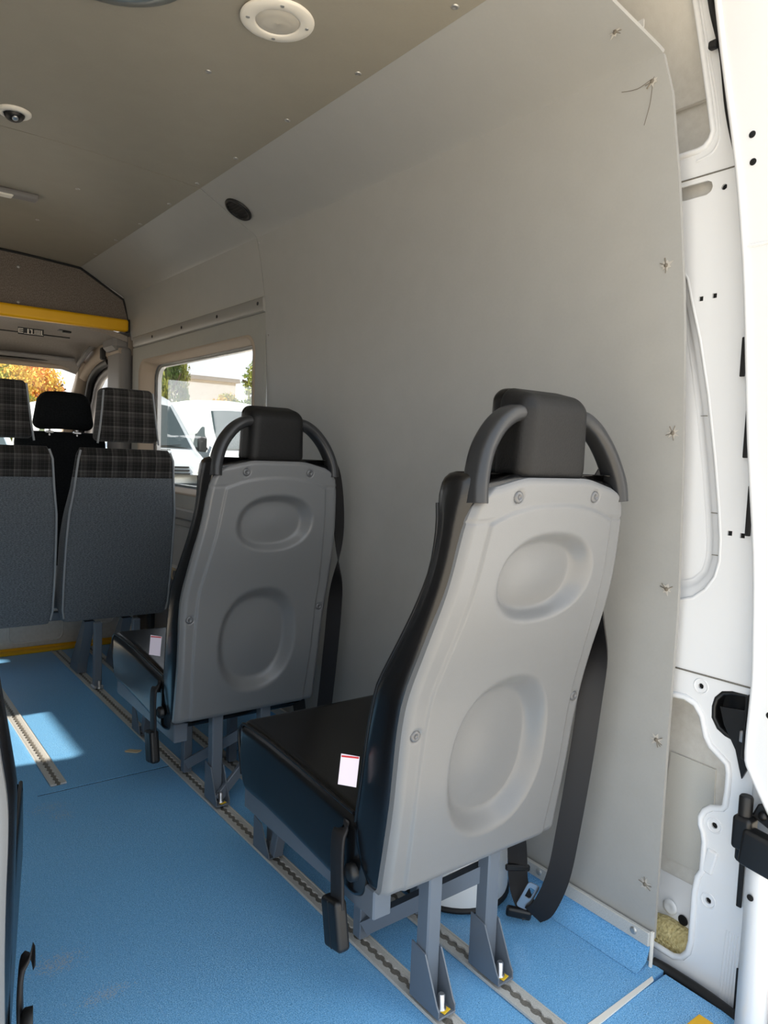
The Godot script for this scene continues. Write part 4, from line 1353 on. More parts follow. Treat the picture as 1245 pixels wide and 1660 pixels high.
func vinyl_seat(label: String, pos: Vector3, panel: Material, side: float, belt: bool) -> Node3D:
	# side = -1: buckle on the left of the seat, +1: on the right
	seat_parts()
	var t := thing("vinyl_seat", label, "seat", pos, "black vinyl seats with moulded backs")
	var bp := obj("back_panel", seat_mesh.panel, panel, t)
	for f in [[-0.094, 0.944], [0.094, 0.944], [-0.198, 0.552], [0.198, 0.552]]:
		var s := obj("fixing_screw", seat_mesh.fixing, M.button, bp)
		s.position = Vector3(f[0], f[1], zsm(f[1]) - 0.0035)
	var bc := obj("backrest", seat_mesh.cushion, M.vinyl_black, t)
	for k in seat_mesh.piping: obj("piping", k, M.vinyl_edge, bc)
	obj("shoulder_pad", seat_mesh.shoulder, M.vinyl_black, t)
	var hr := obj("headrest", seat_mesh.headrest, M.headrest, t)
	obj("front_pad", seat_mesh.head_pad, M.vinyl_black, hr)
	for k in seat_mesh.handle: obj("grab_handle", k, M.handle, t)
	var sq := obj("seat_cushion", seat_mesh.squab, M.vinyl_black, t)
	for k in seat_mesh.squab_piping: obj("piping", k, M.vinyl_edge, sq)
	for x in [-0.085, 0.064]:
		var l := obj("rear_leg", seat_mesh.rear_leg, M.grey_paint, t)
		l.position = Vector3(x, 0.007, -0.030)
		var ft := obj("foot", seat_mesh.foot, M.grey_paint, l)
		var b := obj("bolt", seat_mesh.bolt, M.steel, l)
		b.position = Vector3.ZERO
		obj("foot_label", seat_mesh.foot_label, M.yellow_label, l)
		ft.position = Vector3.ZERO
		var q := obj("middle_leg", seat_mesh.mid_leg, M.grey_paint, t)
		q.position = Vector3(x, 0.008, -0.235)
		q = obj("front_leg", seat_mesh.mid_leg, M.grey_paint, t)
		q.position = Vector3(x, 0.013, -0.60)
		q.rotation.x = 0.28
		var ff := obj("front_foot", seat_mesh.foot, M.grey_paint, t)
		ff.position = Vector3(x, 0.004, -0.655)
		ff.scale = Vector3(1, 0.75, 1)
		var fb := obj("front_bolt", seat_mesh.bolt, M.steel, t)
		fb.position = Vector3(x, 0.002, -0.66)
	var m := MB.new()
	m.sweep([Vector3(-0.085, 0.045, -0.222), Vector3(0.064, 0.205, -0.040)], [Vector2(-0.014, -0.014), Vector2(0.014, -0.014), Vector2(0.014, 0.014), Vector2(-0.014, 0.014)], Vector3.UP, -1)
	obj("brace", m, M.grey_paint, t)
	for z in [-0.235, -0.50]:
		m = MB.new()
		m.box(at(0.0, 0.215, z), Vector3(0.34, 0.028, 0.030), 0.003)
		obj("seat_frame_bar", m, M.grey_paint, t)
	var stube := obj("side_tube", seat_mesh.side_tube, M.grey_paint, t)
	stube.position = Vector3(side * 0.178, 0.215, -0.30)
	var bk := Node3D.new()
	bk.name = "belt_buckle"
	t.add_child(bk)
	bk.position = Vector3(side * 0.232, 0, 0)
	if side > 0: bk.rotation.y = 0.0
	obj("webbing_stalk", seat_mesh.stalk, M.belt, bk)
	var bb := obj("buckle_body", seat_mesh.buckle, M.black, bk)
	bb.position = Vector3.ZERO
	obj("seam_line", seat_mesh.buckle_seam, M.rubber, bk)
	obj("pivot_cap", seat_mesh.pivot, M.black, bk)
	var tg := obj("fabric_tag", seat_mesh.tag, M.tag_white, t)
	tg.position = Vector3(-0.237, 0.462, -0.064)
	tg.rotation.y = 0.75
	obj("tag_edge", seat_mesh.tag_print, M.tag_red, tg)
	m = MB.new()
	m.box(at(0.150, 0.262, -0.012), Vector3(0.026, 0.006, 0.012), 0.001)
	obj("release_catch", m, M.black, t)
	if belt: seat_belt(t)
	return t
func ribbon(m: MB, pts: Array, wdir: Array, half: float, thick := 0.0012) -> void:
	# flat strap: at each point its width runs along wdir
	var inn := []; var out := []
	for i in pts.size():
		var a: Vector3 = pts[maxi(i - 1, 0)]
		var b: Vector3 = pts[mini(i + 1, pts.size() - 1)]
		var t := (b - a).normalized()
		var w: Vector3 = (wdir[i] - t * t.dot(wdir[i])).normalized()
		var n := t.cross(w).normalized() * thick
		inn.append([pts[i] - w * half + n, pts[i] + w * half + n])
		out.append([pts[i] - w * half - n, pts[i] + w * half - n])
	shell(m, inn, out)
func seat_belt(t: Node3D) -> void:
	# lap and shoulder webbing hanging on the wall side, doubled through the tongue (seat's own axes)
	var root := Node3D.new()
	root.name = "seat_belt"
	t.add_child(root)
	var x := 0.255
	var m := MB.new()
	var p := spline([Vector3(0.19, 0.985, 0.07), Vector3(0.225, 0.93, 0.065), Vector3(0.245, 0.80, 0.062), Vector3(x, 0.666, 0.052), Vector3(x, 0.551, 0.040), Vector3(x, 0.421, 0.027), Vector3(x, 0.257, 0.006), Vector3(x, 0.142, -0.013), Vector3(x - 0.004, 0.060, -0.042), Vector3(x - 0.010, 0.032, -0.066)], 6)
	var wd := []
	for i in p.size():
		var f := float(i) / p.size()
		wd.append(Vector3(1.0, 0, -0.2).lerp(Vector3(-0.55, 0, -0.85), smoothstep(0.15, 0.5, f)))
	ribbon(m, p, wd, 0.0235)
	obj("shoulder_strap", m, M.belt, root)
	m = MB.new()
	p = spline([Vector3(x - 0.03, 0.30, -0.130), Vector3(x - 0.008, 0.158, -0.122), Vector3(x - 0.008, 0.090, -0.114), Vector3(x - 0.010, 0.056, -0.098), Vector3(x - 0.012, 0.030, -0.068)], 6)
	wd = []
	for i in p.size(): wd.append(Vector3(0.6, 0, 0.8))
	ribbon(m, p, wd, 0.021)
	obj("lap_strap", m, M.belt, root)
	m = MB.new()
	m.box(Transform3D(Basis(Vector3(0, 1, 0), -0.65), Vector3(x - 0.008, 0.112, -0.117)), Vector3(0.054, 0.014, 0.010), 0.003)
	obj("strap_keeper", m, M.black, root)
	# tongue: steel frame with a slot in a black moulding
	var tg := Node3D.new()
	tg.name = "belt_tongue"
	root.add_child(tg)
	tg.position = Vector3(x - 0.022, 0.062, -0.078)
	tg.basis = Basis(Vector3(0, 1, 0), -0.75) * Basis(Vector3(0, 0, 1), -0.38) * Basis(Vector3(1, 0, 0), 0.12)
	m = MB.new()
	m.extrude(at(0, 0, -0.001), holed(rounded(-0.013, -0.02, 0.013, 0.045, 0.006, 3), [rounded(-0.0065, 0.008, 0.0065, 0.034, 0.003, 2)]), 0.0022)
	obj("steel_tongue", m, M.steel, tg)
	m = MB.new()
	m.soft(rot(0.0, -0.034, 0, Vector3(0, 0, 1), 16), Vector3(0.054, 0.022, 0.016), 0.006)
	obj("moulding", m, M.black, tg)

func build_seats() -> void:
	vinyl_seat("nearest black vinyl seat with a grey moulded back, facing away", Vector3(0.945, 0, Z0), M.seat_plastic, -1.0, true)
	var s2 := vinyl_seat("grey-backed black vinyl seat farther forward, next to the side window", Vector3(0.945, 0, Z0 - 0.927), M.seat_plastic, -1.0, true)
	var m := MB.new()
	m.box(Transform3D(Basis(Vector3(0, 0, 1), deg_to_rad(46)), Vector3(-0.03, 0.085, 0.0)), Vector3(0.17, 0.026, 0.014), 0.002)
	obj("diagonal_brace", m, M.grey_paint, s2)
	var s3 := vinyl_seat("black vinyl seat cut off by the left edge of the picture", Vector3(-0.060, 0, -0.925), M.seat_plastic, 1.0, false)
	s3.rotation.y = -0.225
	vinyl_seat("black vinyl seat of the left row beside the left window", Vector3(-0.066, 0, -3.12), M.seat_plastic, 1.0, false)

# ------------------------------------------------------------------ plaid two-seat bench at the front
func build_front_bench() -> void:
	var t := thing("double_bench_seat", "grey knit and black plaid two-seat bench with headrests, seen from behind", "bench seat", Vector3(0.97, 0, -3.12))
	var back := func(low: bool) -> MB:
		var mb := MB.new()
		var rows := []
		var n := 26
		for i in n + 1:
			var f := i / float(n)
			var y := lerpf(0.27, 0.985, f)
			var hw := tab([[0.27, 0.210], [0.30, 0.222], [0.45, 0.224], [0.62, 0.222], [0.72, 0.218], [0.82, 0.205], [0.90, 0.198], [0.965, 0.192], [0.985, 0.176]], y)
			var zb := tab([[0.27, -0.012], [0.31, 0.0], [0.60, 0.052], [0.80, 0.094], [0.95, 0.115], [0.985, 0.10]], y)
			var th := tab([[0.27, 0.08], [0.40, 0.13], [0.62, 0.125], [0.72, 0.10], [0.82, 0.075], [0.985, 0.05]], y)
			var row := []
			for p in rounded(-hw, zb - th, hw, zb, 0.024, 4): row.append(Vector3(p[0], y, p[1]))
			rows.append(row)
		# split at the seam where the plaid upper starts; the seam dips in the middle
		var seam := func(x: float) -> float: return 0.868 - 0.032 * (1.0 - pow(clampf(absf(x) / 0.2, 0, 1), 2.0))
		var out := []
		var ns := 14
		for i in ns + 1:
			var f := i / float(ns)
			var row := []
			for j in rows[0].size():
				var x: float = rows[10][j].x
				var ys: float = seam.call(x)
				var y := lerpf(0.27, ys, f) if low else lerpf(ys, 0.985, f)
				var k := clampf((y - 0.27) / 0.715 * n, 0.0, n - 0.001)
				row.append((rows[int(k)][j] as Vector3).lerp(rows[int(k) + 1][j], k - int(k)))
			out.append(row)
		mb.grid(out, true, 0)
		mb.cap(out[0], -1)
		var e: Array = out[-1].duplicate(); e.reverse()
		mb.cap(e, -1)
		mb.fix(0)
		return mb
	var lowm: ArrayMesh = (back.call(true) as MB).mesh()
	var upm: ArrayMesh = (back.call(false) as MB).mesh()
	var head := MB.new()
	head.soft(at(0, 1.115, 0.075), Vector3(0.222, 0.215, 0.10), 0.022, func(p): return Vector3(p.x * (1.0 - 0.10 * clampf(p.y / 0.1, -1, 1)), p.y + 0.004, p.z - p.y * 0.05), 4)
	var headm := head.mesh()
	var sidem := []
	for s in [-1.0, 1.0]:
		var side := MB.new()
		var path := []
		for i in 20:
			var y := lerpf(0.285, 0.975, i / 19.0)
			var hw := tab([[0.27, 0.210], [0.30, 0.222], [0.45, 0.224], [0.62, 0.222], [0.72, 0.218], [0.82, 0.205], [0.90, 0.198], [0.965, 0.192], [0.985, 0.176]], y)
			var zb := tab([[0.27, -0.012], [0.31, 0.0], [0.60, 0.052], [0.80, 0.094], [0.95, 0.115], [0.985, 0.10]], y)
			path.append(Vector3(s * (hw - 0.004), y, zb - 0.004))
		side.tube(path, 0.0045, Vector3(1, 0, 0), 6)
		sidem.append(side.mesh())
	var hpm := []
	for s in [-1.0, 1.0]:
		var hp := MB.new()
		hp.tube([Vector3(s * 0.122, 1.005, 0.123), Vector3(s * 0.114, 1.06, 0.122), Vector3(s * 0.104, 1.15, 0.118), Vector3(s * 0.098, 1.215, 0.112)], 0.004, Vector3(1, 0, 0), 6)
		hpm.append(hp.mesh())
	for dx in [0.0, -0.475]:
		var b := obj("backrest", lowm, M.knit, t)
		b.position.x = dx
		obj("plaid_upper", upm, M.plaid, b)
		for k in sidem: obj("piping", k, M.piping, b)
		var h := obj("headrest", headm, M.plaid, t)
		h.position.x = dx
		for k in hpm: obj("piping", k, M.piping, h)
		var m := MB.new()
		m.soft(at(dx, 0.36, -0.30), Vector3(0.44, 0.14, 0.46), 0.04)
		obj("seat_cushion", m, M.knit, t)
	# steelwork on the two wall-side rails
	var m := MB.new()
	for z in [-0.15, -0.40]:
		m = MB.new()
		m.box(at(-0.2, 0.27, z), Vector3(0.92, 0.035, 0.035), 0.003)
		obj("frame_rail", m, M.grey_paint, t)
	for x in [-0.105, 0.05]:
		m = MB.new()
		m.box(at(x, 0.145, 0.085), Vector3(0.030, 0.27, 0.030), 0.003)
		obj("rear_leg", m, M.grey_paint, t)
		m = MB.new()
		m.extrude(side_plane(x - 0.02), vec([[-0.02, 0.26], [-0.06, 0.26], [-0.24, 0.05], [-0.26, 0.010], [-0.14, 0.010], [-0.13, 0.05]]), 0.04)
		obj("front_leg", m, M.grey_paint, t)
		m = MB.new()
		m.box(at(x, 0.015, 0.085), Vector3(0.04, 0.012, 0.05), 0.003)
		m.lathe(at(x, 0.014, 0.115), [Vector2(0.010, 0), Vector2(0.010, 0.006), Vector2(0.006, 0.007), Vector2(0.006, 0.03), Vector2(0, 0.031)], 8)
		obj("foot", m, M.steel, t)
	m = MB.new()
	m.soft(at(0.19, 0.13, -0.13), Vector3(0.03, 0.26, 0.035), 0.01)
	obj("belt_reel", m, M.black, t)

# ------------------------------------------------------------------ lamps, vents and small things
func build_small_things() -> void:
	# round recessed ceiling lamp
	var dn := Basis(Vector3(1, 0, 0), Vector3(0, -1, 0), Vector3(0, 0, -1))
	var cy := func(x: float) -> float: return ceil_y(x) - 0.002
	var lt := thing("ceiling_lamp", "round white ceiling lamp with a frosted lens and four screws", "lamp", Vector3(0.768, cy.call(0.768), -1.448))
	var m := MB.new()
	m.lathe(Transform3D(dn, Vector3.ZERO), [Vector2(0.078, 0), Vector2(0.078, 0.003), Vector2(0.074, 0.006), Vector2(0.050, 0.008), Vector2(0.047, 0.006), Vector2(0.046, 0.002)], 48)
	obj("bezel", m, M.lamp_white, lt)
	m = MB.new()
	m.lathe(Transform3D(dn, Vector3.ZERO), [Vector2(0.047, 0.003), Vector2(0.045, 0.0055), Vector2(0.025, 0.0075), Vector2(0.003, 0.008), Vector2(0.0, 0.0095)], 40)
	obj("lens", m, M.lamp_lens, lt)
	for a in [20, 110, 200, 290]:
		m = MB.new()
		m.lathe(Transform3D(dn, Vector3(cos(deg_to_rad(a)) * 0.062, -0.0068, sin(deg_to_rad(a)) * 0.062)), [Vector2(0.0045, 0), Vector2(0.004, 0.0012), Vector2(0.0015, 0.0012), Vector2(0, 0.0004)], 10)
		obj("screw", m, M.screw, lt)
	# round roof vent at the top of the picture
	var rv := thing("roof_vent", "round grey roof vent with a dark louvred middle at the top edge", "vent", Vector3(0.421, cy.call(0.421), -1.471))
	m = MB.new()
	m.lathe(Transform3D(dn, Vector3.ZERO), [Vector2(0.171, 0), Vector2(0.171, 0.004), Vector2(0.166, 0.010), Vector2(0.132, 0.020), Vector2(0.127, 0.019), Vector2(0.124, 0.0)], 56)
	obj("ring", m, M.vent_ring, rv)
	m = MB.new()
	m.lathe(Transform3D(dn, Vector3.ZERO), [Vector2(0.126, 0.001), Vector2(0.0, 0.002)], 32)
	obj("louvre_back", m, M.hole, rv)
	for i in 9:
		var zz := -0.104 + i * 0.026
		m = MB.new()
		m.box(rot(0, -0.010, zz, Vector3(1, 0, 0), 35), Vector3(2.0 * sqrt(maxf(0.0, 0.0151 - zz * zz)), 0.003, 0.014), 0.001)
		obj("louvre", m, M.brown, rv)
	# dome camera
	var dc := thing("dome_camera", "small dome camera with a black eye in a white ring on the ceiling", "camera", Vector3(0.428, cy.call(0.428), -2.335))
	m = MB.new()
	m.lathe(Transform3D(dn, Vector3.ZERO), [Vector2(0.044, 0), Vector2(0.044, 0.004), Vector2(0.040, 0.008), Vector2(0.029, 0.010), Vector2(0.027, 0.006)], 36)
	obj("ring", m, M.lamp_white, dc)
	m = MB.new()
	var pr := []
	for i in 9: pr.append(Vector2(0.027 * cos(PI / 2 * i / 8.0), 0.006 + 0.022 * sin(PI / 2 * i / 8.0)))
	m.lathe(Transform3D(dn, Vector3.ZERO), pr, 28)
	obj("dome", m, M.black, dc)
	m = MB.new()
	m.lathe(Transform3D(Basis(Vector3(1, 0, 0), deg_to_rad(150)), Vector3(0.0, -0.014, 0.010)), [Vector2(0.008, 0), Vector2(0.008, 0.012), Vector2(0.005, 0.013), Vector2(0, 0.011)], 16)
	obj("lens_barrel", m, M.steel, dc)
	# lozenge interior lamp further forward
	var il := thing("courtesy_lamp", "narrow white courtesy lamp with a grey rounded end on the front ceiling", "lamp", Vector3(0.50, cy.call(0.50), -3.05))
	m = MB.new()
	m.soft(at(0.03, -0.010, 0), Vector3(0.22, 0.022, 0.055), 0.010)
	obj("housing", m, M.cab_grey, il)
	m = MB.new()
	m.soft(at(-0.02, -0.0175, 0), Vector3(0.15, 0.016, 0.044), 0.007)
	obj("diffuser", m, M.lamp_white, il)
	# round speaker grille on the slanted panel
	var n := Vector3(-0.486, -0.874, 0).normalized()
	var bx := Basis(Vector3(0, 0, 1), n, Vector3(0, 0, 1).cross(n)).orthonormalized()
	var sp := thing("speaker_grille", "round black speaker grille on the slanted panel beside the joint", "speaker", Vector3(1.139, 1.8235, -2.395))
	m = MB.new()
	m.lathe(Transform3D(bx, Vector3.ZERO), [Vector2(0.050, 0), Vector2(0.050, 0.004), Vector2(0.047, 0.008), Vector2(0.041, 0.008), Vector2(0.039, 0.004)], 32)
	obj("rim", m, M.black, sp)
	m = MB.new()
	m.lathe(Transform3D(bx, Vector3.ZERO), [Vector2(0.040, 0.003), Vector2(0.0, 0.004)], 24)
	obj("cone", m, M.hole, sp)
	for i in 7:
		var o := -0.033 + i * 0.011
		m = MB.new()
		m.box(Transform3D(bx, bx * Vector3(0, 0.006, o)), Vector3(2.0 * sqrt(maxf(0.0001, 0.0016 - o * o)), 0.003, 0.003), 0.0006)
		obj("grille_bar", m, M.rubber, sp)
	# white drum behind the near seat
	var dr := thing("white_drum", "white round drum with a dark rim standing against the wall", "drum", Vector3(1.168, 0.0, -1.205))
	m = MB.new()
	m.lathe(at(0, 0.012, 0), [Vector2(0.120, 0), Vector2(0.122, 0.01), Vector2(0.112, 0.17), Vector2(0.109, 0.178), Vector2(0.10, 0.182), Vector2(0.0, 0.182)], 40)
	obj("drum_body", m, M.drum, dr)
	m = MB.new()
	m.lathe(at(0, 0, 0), [Vector2(0.122, 0.001), Vector2(0.126, 0.004), Vector2(0.126, 0.010), Vector2(0.120, 0.014)], 40)
	obj("base_rim", m, M.rubber, dr)
	# splinter of wood on the floor
	var wc := thing("wood_chip", "pale wood chip lying on the blue floor beside the rail", "wood chip", Vector3(0.785, 0.0, -2.345))
	m = MB.new()
	m.extrude(Transform3D(Basis(Vector3(0.79, 0, 0.61), Vector3(0.61, 0, -0.79), Vector3(0, 1, 0)), Vector3(0, 0.001, 0)), vec([[-0.026, -0.006], [-0.02, -0.012], [0.016, -0.014], [0.024, -0.006], [0.026, 0.008], [0.004, 0.006], [-0.014, 0.010]]), 0.003)
	obj("chip", m, M.wood, wc)
	# yellow hooks under the front lining
	for z in [-3.30, -3.06]:
		var hk := thing("coat_hook", "brass tie-down hook under the lining %s" % ("beside the plaid bench" if z < -3.2 else "nearer the grey-backed seat"), "hook", Vector3(1.285, 0.425, z), "hooks under the window lining")
		m = MB.new()
		m.tube(spline([Vector3(0, 0.012, 0), Vector3(-0.012, -0.005, 0.004), Vector3(-0.012, -0.03, 0.006), Vector3(0.0, -0.045, 0.006), Vector3(0.008, -0.03, 0.006)], 4), 0.004)
		obj("hook", m, M.brass if M.has("brass") else M.wood, hk)
		m = MB.new()
		m.box(at(0, 0.008, 0.0), Vector3(0.018, 0.012, 0.05), 0.003)
		obj("plate", m, M.brass if M.has("brass") else M.wood, hk)

# ------------------------------------------------------------------ outside
func van_meshes() -> Dictionary:
	var d := {}
	var m := MB.new()
	var st := [
		[0.02, 0.42, 0.78, 0.78, 0.70], [-0.04, 0.32, 0.92, 0.90, 0.80], [-0.18, 0.28, 1.06, 0.95, 0.86], [-0.50, 0.26, 1.18, 0.97, 0.88], [-0.86, 0.25, 1.32, 0.985, 0.90],
		[-1.30, 0.25, 1.78, 0.99, 0.87], [-1.72, 0.25, 2.22, 0.99, 0.80], [-1.95, 0.25, 2.40, 0.99, 0.78], [-2.4, 0.25, 2.52, 0.99, 0.77], [-3.5, 0.25, 2.57, 0.99, 0.77], [-5.6, 0.25, 2.56, 0.99, 0.77], [-5.85, 0.28, 2.50, 0.97, 0.75], [-5.9, 0.4, 2.4, 0.93, 0.72]]
	var rows := []
	for i in st.size():
		var s: Array = st[i]
		var row := []
		for q in [[-1.0, 0.0], [-1.0, 0.25], [-1.0, 0.5], [-0.55, 0.8], [-0.0, 0.93], [0.35, 0.985]]:
			pass
		var hh: float = s[2] - s[1]
		var waist := minf(1.25, s[2] - 0.12)
		var prof := [[s[3] * 0.94, s[1]], [s[3], s[1] + 0.1], [s[3], lerpf(s[1], waist, 0.6)], [s[3] * 0.99, waist], [lerpf(s[3], s[4], 0.6), lerpf(waist, s[2], 0.65)], [s[4] * 1.02, s[2] - hh * 0.06], [s[4] * 0.93, s[2] - hh * 0.015], [s[4] * 0.6, s[2] + 0.0], [0.0, s[2] + hh * 0.01]]
		for p in prof: row.append(Vector3(p[0], p[1], s[0]))
		for k in range(prof.size() - 2, -1, -1): row.append(Vector3(-prof[k][0], prof[k][1], s[0]))
		rows.append(row)
	m.grid(rows, true, 0)
	m.cap(rows[0], 0)
	var e: Array = rows[-1].duplicate(); e.reverse()
	m.cap(e, -1)
	m.fix(0)
	d.body = m.mesh()
	m = MB.new()
	var gr := []
	for s in [[-0.80, 1.315], [-1.30, 1.80], [-1.72, 2.235]]:
		var row := []
		for i in 11:
			var x := lerpf(-1.0, 1.0, i / 10.0)
			var w := tab([[1.315, 0.80], [1.8, 0.74], [2.235, 0.66]], s[1])
			row.append(Vector3(x * w, s[1] + 0.03 - 0.035 * pow(absf(x), 3.0), s[0] - 0.02 * x * x + 0.01))
		gr.append(row)
	m.grid(gr, false, 0)
	d.screen = m.mesh()
	d.side_window = []
	for s in [-1.0, 1.0]:
		m = MB.new()
		m.extrude(Transform3D(Basis(Vector3(0, 0, 1), Vector3(-s * 0.19, 0.98, 0).normalized(), Vector3(s * 0.98, 0.19, 0).normalized()), Vector3(s * 0.982, 1.22, 0)), vec([[-1.15, 0.05], [-1.30, 0.30], [-1.55, 0.62], [-2.05, 0.66], [-2.06, 0.05]]), 0.02)
		d.side_window.append(m.mesh())
	d.grille = []
	for y in [0.80, 0.865, 0.93]:
		m = MB.new()
		m.box(at(0, y, 0.03 - (y - 0.8) * 0.5), Vector3(0.86, 0.035, 0.05), 0.01)
		d.grille.append(m.mesh())
	m = MB.new()
	m.lathe(Transform3D(Basis(Vector3(1, 0, 0), Vector3(0, 0, 1), Vector3(0, -1, 0)), Vector3(0, 0.93, 0.0)), [Vector2(0.10, 0), Vector2(0.10, 0.04), Vector2(0.085, 0.05), Vector2(0.08, 0.045), Vector2(0, 0.045)], 20)
	d.badge = m.mesh()
	d.lamp = []
	for s in [-1.0, 1.0]:
		m = MB.new()
		m.soft(rot(s * 0.70, 0.93, -0.06, Vector3(0, 1, 0), s * 32), Vector3(0.27, 0.26, 0.12), 0.05)
		d.lamp.append(m.mesh())
	m = MB.new()
	m.soft(at(0, 0.46, -0.10), Vector3(1.90, 0.32, 0.32), 0.08)
	d.bumper = m.mesh()
	m = MB.new()
	m.box(at(0, 1.27, -0.60), Vector3(0.5, 0.02, 0.03), 0.005)
	d.bonnet_slot = m.mesh()
	d.mirror = []
	for s in [-1.0, 1.0]:
		m = MB.new()
		m.soft(at(s * 1.14, 1.42, -1.02), Vector3(0.16, 0.34, 0.12), 0.04)
		m.box(at(s * 1.03, 1.32, -1.08), Vector3(0.12, 0.06, 0.06), 0.01)
		d.mirror.append(m.mesh())
	d.wheel = []
	for s in [-1.0, 1.0]:
		for z in [-1.0, -4.7]:
			m = MB.new()
			m.lathe(Transform3D(Basis(Vector3(0, 1, 0), Vector3(-s, 0, 0), Vector3(0, 0, s)), Vector3(s * 1.0, 0.33, z)), [Vector2(0.33, 0), Vector2(0.34, 0.03), Vector2(0.34, 0.2), Vector2(0.2, 0.21)], 20)
			d.wheel.append(m.mesh())
	d.side_trim = []; d.door_handle = []
	for s in [-1.0, 1.0]:
		m = MB.new()
		m.box(at(s * 0.995, 0.52, -3.0), Vector3(0.03, 0.12, 3.0), 0.01)
		d.side_trim.append(m.mesh())
		m = MB.new()
		m.box(at(s * 0.993, 1.08, -2.0), Vector3(0.03, 0.04, 0.16), 0.005)
		d.door_handle.append(m.mesh())
	d.door_gap = []
	for s in [-1.0, 1.0]:
		for z in [-2.12, -3.35]:
			m = MB.new()
			m.box(at(s * 0.992, 0.85, z), Vector3(0.006, 1.0, 0.012), 0.001)
			d.door_gap.append(m.mesh())
	m = MB.new()
	m.box(rot(0.25, 1.36, -0.80, Vector3(0, 0, 1), 4), Vector3(0.6, 0.015, 0.02), 0.004)
	d.wiper = m.mesh()
	return d
func outside_van(d: Dictionary, label: String, pos: Vector3, sc: float, turn := 0.0) -> void:
	var t := thing("parked_van", label, "van", pos, "white vans parked outside")
	t.rotation_degrees.y = turn
	t.scale = Vector3.ONE * sc
	obj("body", d.body, M.paint_white, t)
	obj("windscreen", d.screen, M.van_glass, t)
	for k in d.side_window: obj("side_window", k, M.van_glass, t)
	for k in d.grille: obj("grille_bar", k, M.van_trim, t)
	obj("emblem", d.badge, M.steel, t)
	for k in d.lamp: obj("headlamp", k, M.van_lamp, t)
	obj("bumper", d.bumper, M.van_trim, t)
	obj("bonnet_slot", d.bonnet_slot, M.van_trim, t)
	for k in d.mirror: obj("wing_mirror", k, M.van_trim, t)
	for k in d.wheel: obj("wheel", k, M.tyre, t)
	for k in d.side_trim: obj("side_trim", k, M.van_trim, t)
	for k in d.door_handle: obj("door_handle", k, M.van_trim, t)
	for k in d.door_gap: obj("door_gap", k, M.van_trim, t)
	obj("wiper", d.wiper, M.van_trim, t)
func leaf_crown(seed_: int, rx: float, ry: float, n: int, size: float) -> MB:
	var m := MB.new()
	var rng := RandomNumberGenerator.new(); rng.seed = seed_
	var clumps := []
	for i in 22:
		var a := rng.randf() * TAU
		var h := rng.randf_range(-0.8, 1.0)
		var r := sqrt(maxf(0.0, 1.0 - h * h * 0.9)) * rng.randf_range(0.35, 0.85)
		clumps.append([Vector3(cos(a) * r * rx, h * ry * 0.8, sin(a) * r * rx), rng.randf_range(0.25, 0.42) * rx])
	for i in n:
		var c: Array = clumps[rng.randi() % clumps.size()]
		var dirv := Vector3(rng.randfn(), rng.randfn(), rng.randfn()).normalized()
		var p: Vector3 = c[0] + dirv * (c[1] * pow(rng.randf(), 0.4))
		var u := Vector3(rng.randfn(), rng.randfn(), rng.randfn()).normalized()
		var w := u.cross(Vector3(rng.randfn(), rng.randfn(), rng.randfn())).normalized()
		var s := size * rng.randf_range(0.6, 1.3)
		m.tri(p - u * s, p + w * s * 0.5, p + u * s)
		m.tri(p - u * s, p + u * s, p - w * s * 0.5)
	return m
func tree(label: String, kinds: Array, crown: Array, trunk: Mesh, pos: Vector3, sc: Vector3, turn: float) -> void:
	var t := thing("autumn_tree", label, "tree", pos, "trees behind the parked vans")
	t.rotation.y = turn
	t.scale = sc
	tag(obj("crown", crown[0], M[kinds[0]], t), "", "", "", "stuff")
	tag(obj("turning_leaves", crown[1], M[kinds[1]], t), "", "", "", "stuff")
	obj("trunk", trunk, M.bark, t)
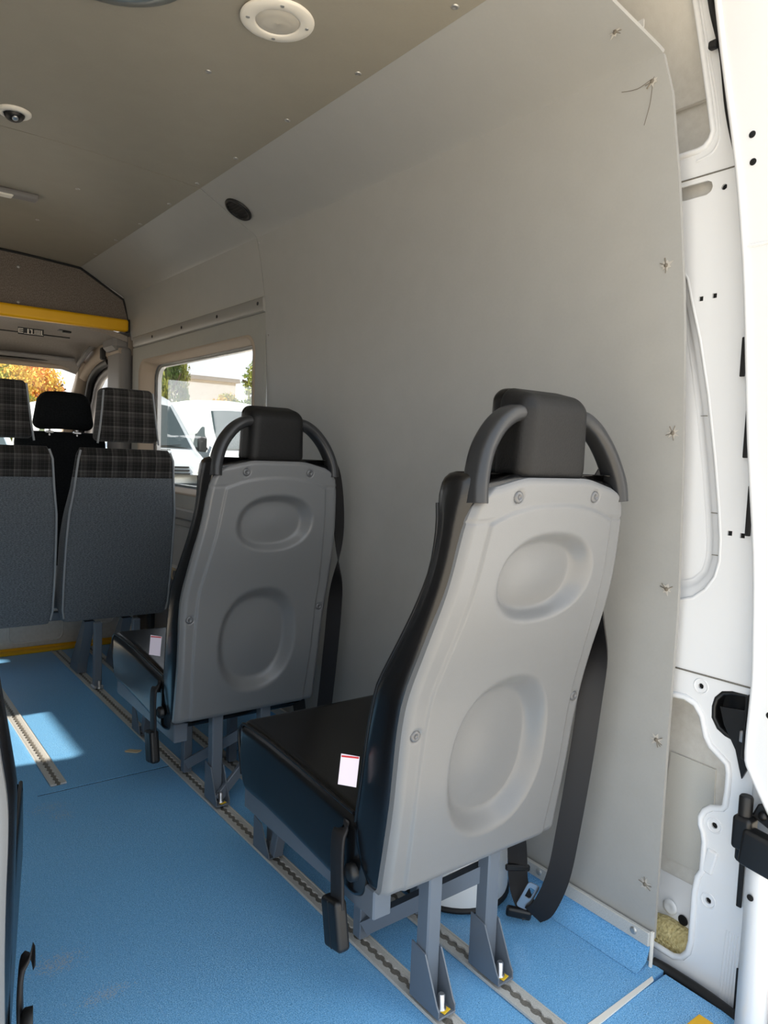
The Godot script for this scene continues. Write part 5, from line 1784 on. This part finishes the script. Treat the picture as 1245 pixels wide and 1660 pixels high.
func build_outside() -> void:
	var g := MB.new()
	g.box(at(0, -0.70, -20), Vector3(160, 0.4, 160), 0.01)
	var go := obj("ground", g, M.tarmac)
	tag(go, "pale concrete yard outside the minibus", "yard", "", "structure")
	var d := van_meshes()
	outside_van(d, "white van facing the side window, its grille and windscreen in view", Vector3(6.15, -0.5, -16.2), 1.13, 0)
	outside_van(d, "white van with its cab door and mirror towards the side window", Vector3(8.95, -0.5, -16.9), 1.13, -3)
	outside_van(d, "white van beyond the windscreen behind the left plaid headrest", Vector3(1.95, -0.5, -14.6), 1.05, 4)
	outside_van(d, "distant white van roof beyond the windscreen above the black headrest", Vector3(7.0, -0.5, -25.5), 1.18, 0)
	var c1 := [leaf_crown(3, 2.2, 2.4, 9500, 0.11).mesh(), leaf_crown(4, 2.2, 2.4, 5000, 0.11).mesh()]
	var c2 := [leaf_crown(8, 2.2, 2.8, 8500, 0.11).mesh(), leaf_crown(9, 2.2, 2.6, 4500, 0.11).mesh()]
	var tm := MB.new()
	tm.sweep([Vector3(0, -4.2, 0), Vector3(0.1, -2.0, 0), Vector3(0, 0, 0), Vector3(0.1, 1.4, 0.1)], [Vector2(0.2, 0), Vector2(0.1, 0.17), Vector2(-0.1, 0.17), Vector2(-0.2, 0), Vector2(-0.1, -0.17), Vector2(0.1, -0.17)], Vector3(0, 0, 1), 0, true, [1.2, 1.0, 0.8, 0.3])
	for b in 6:
		var a := b * 1.05
		tm.tube([Vector3(0, -0.8 + b * 0.25, 0), Vector3(cos(a) * 0.8, 0.3 + b * 0.2, sin(a) * 0.8), Vector3(cos(a) * 1.7, 1.0 + b * 0.1, sin(a) * 1.7)], 0.05)
	var trunk := tm.mesh()
	var list := [
		["green and gold tree behind the left plaid headrest", ["leaf_olive", "leaf_gold"], 0, Vector3(5.7, 2.3, -35), Vector3(0.82, 1.05, 0.82), 0.3],
		["orange leaved tree above the black headrest", ["leaf_gold", "leaf_orange"], 1, Vector3(8.3, 2.5, -40), Vector3(0.9, 1.05, 0.9), 2.3],
		["tall green tree at the left of the side window", ["leaf_green", "leaf_olive"], 0, Vector3(10.9, 2.7, -29), Vector3(0.44, 1.0, 0.44), 0.9],
		["rounded olive tree in the middle of the side window", ["leaf_olive", "leaf_gold"], 1, Vector3(16.2, 2.0, -35), Vector3(0.50, 0.66, 0.50), 0.2],
		["loose green tree at the right of the side window", ["leaf_green", "leaf_olive"], 0, Vector3(15.4, 2.5, -29), Vector3(0.66, 1.0, 0.66), 1.7],
		["olive bush at the right corner of the side window", ["leaf_olive", "leaf_green"], 1, Vector3(19.6, 2.2, -36), Vector3(0.8, 0.8, 0.8), 2.2]]
	for q in list:
		tree(q[0], q[1], c1 if q[2] == 0 else c2, trunk, q[3], q[4], q[5])
	# pale building behind the vans
	var bd := thing("pale_building", "pale rendered building with a flat roof behind the parked vans", "building", Vector3(20.2, -0.5, -50))
	var m := MB.new()
	m.box(at(0, 3.0, 0), Vector3(3.6, 6.0, 8.0), 0.05)
	obj("walls", m, M.wall_pale, bd)
	m = MB.new()
	m.extrude(at(0, 0, -4.3), vec([[-2.0, 5.95], [2.0, 5.95], [1.9, 6.2], [-1.9, 6.2]]), 8.6)
	obj("roof", m, M.roof_grey, bd)
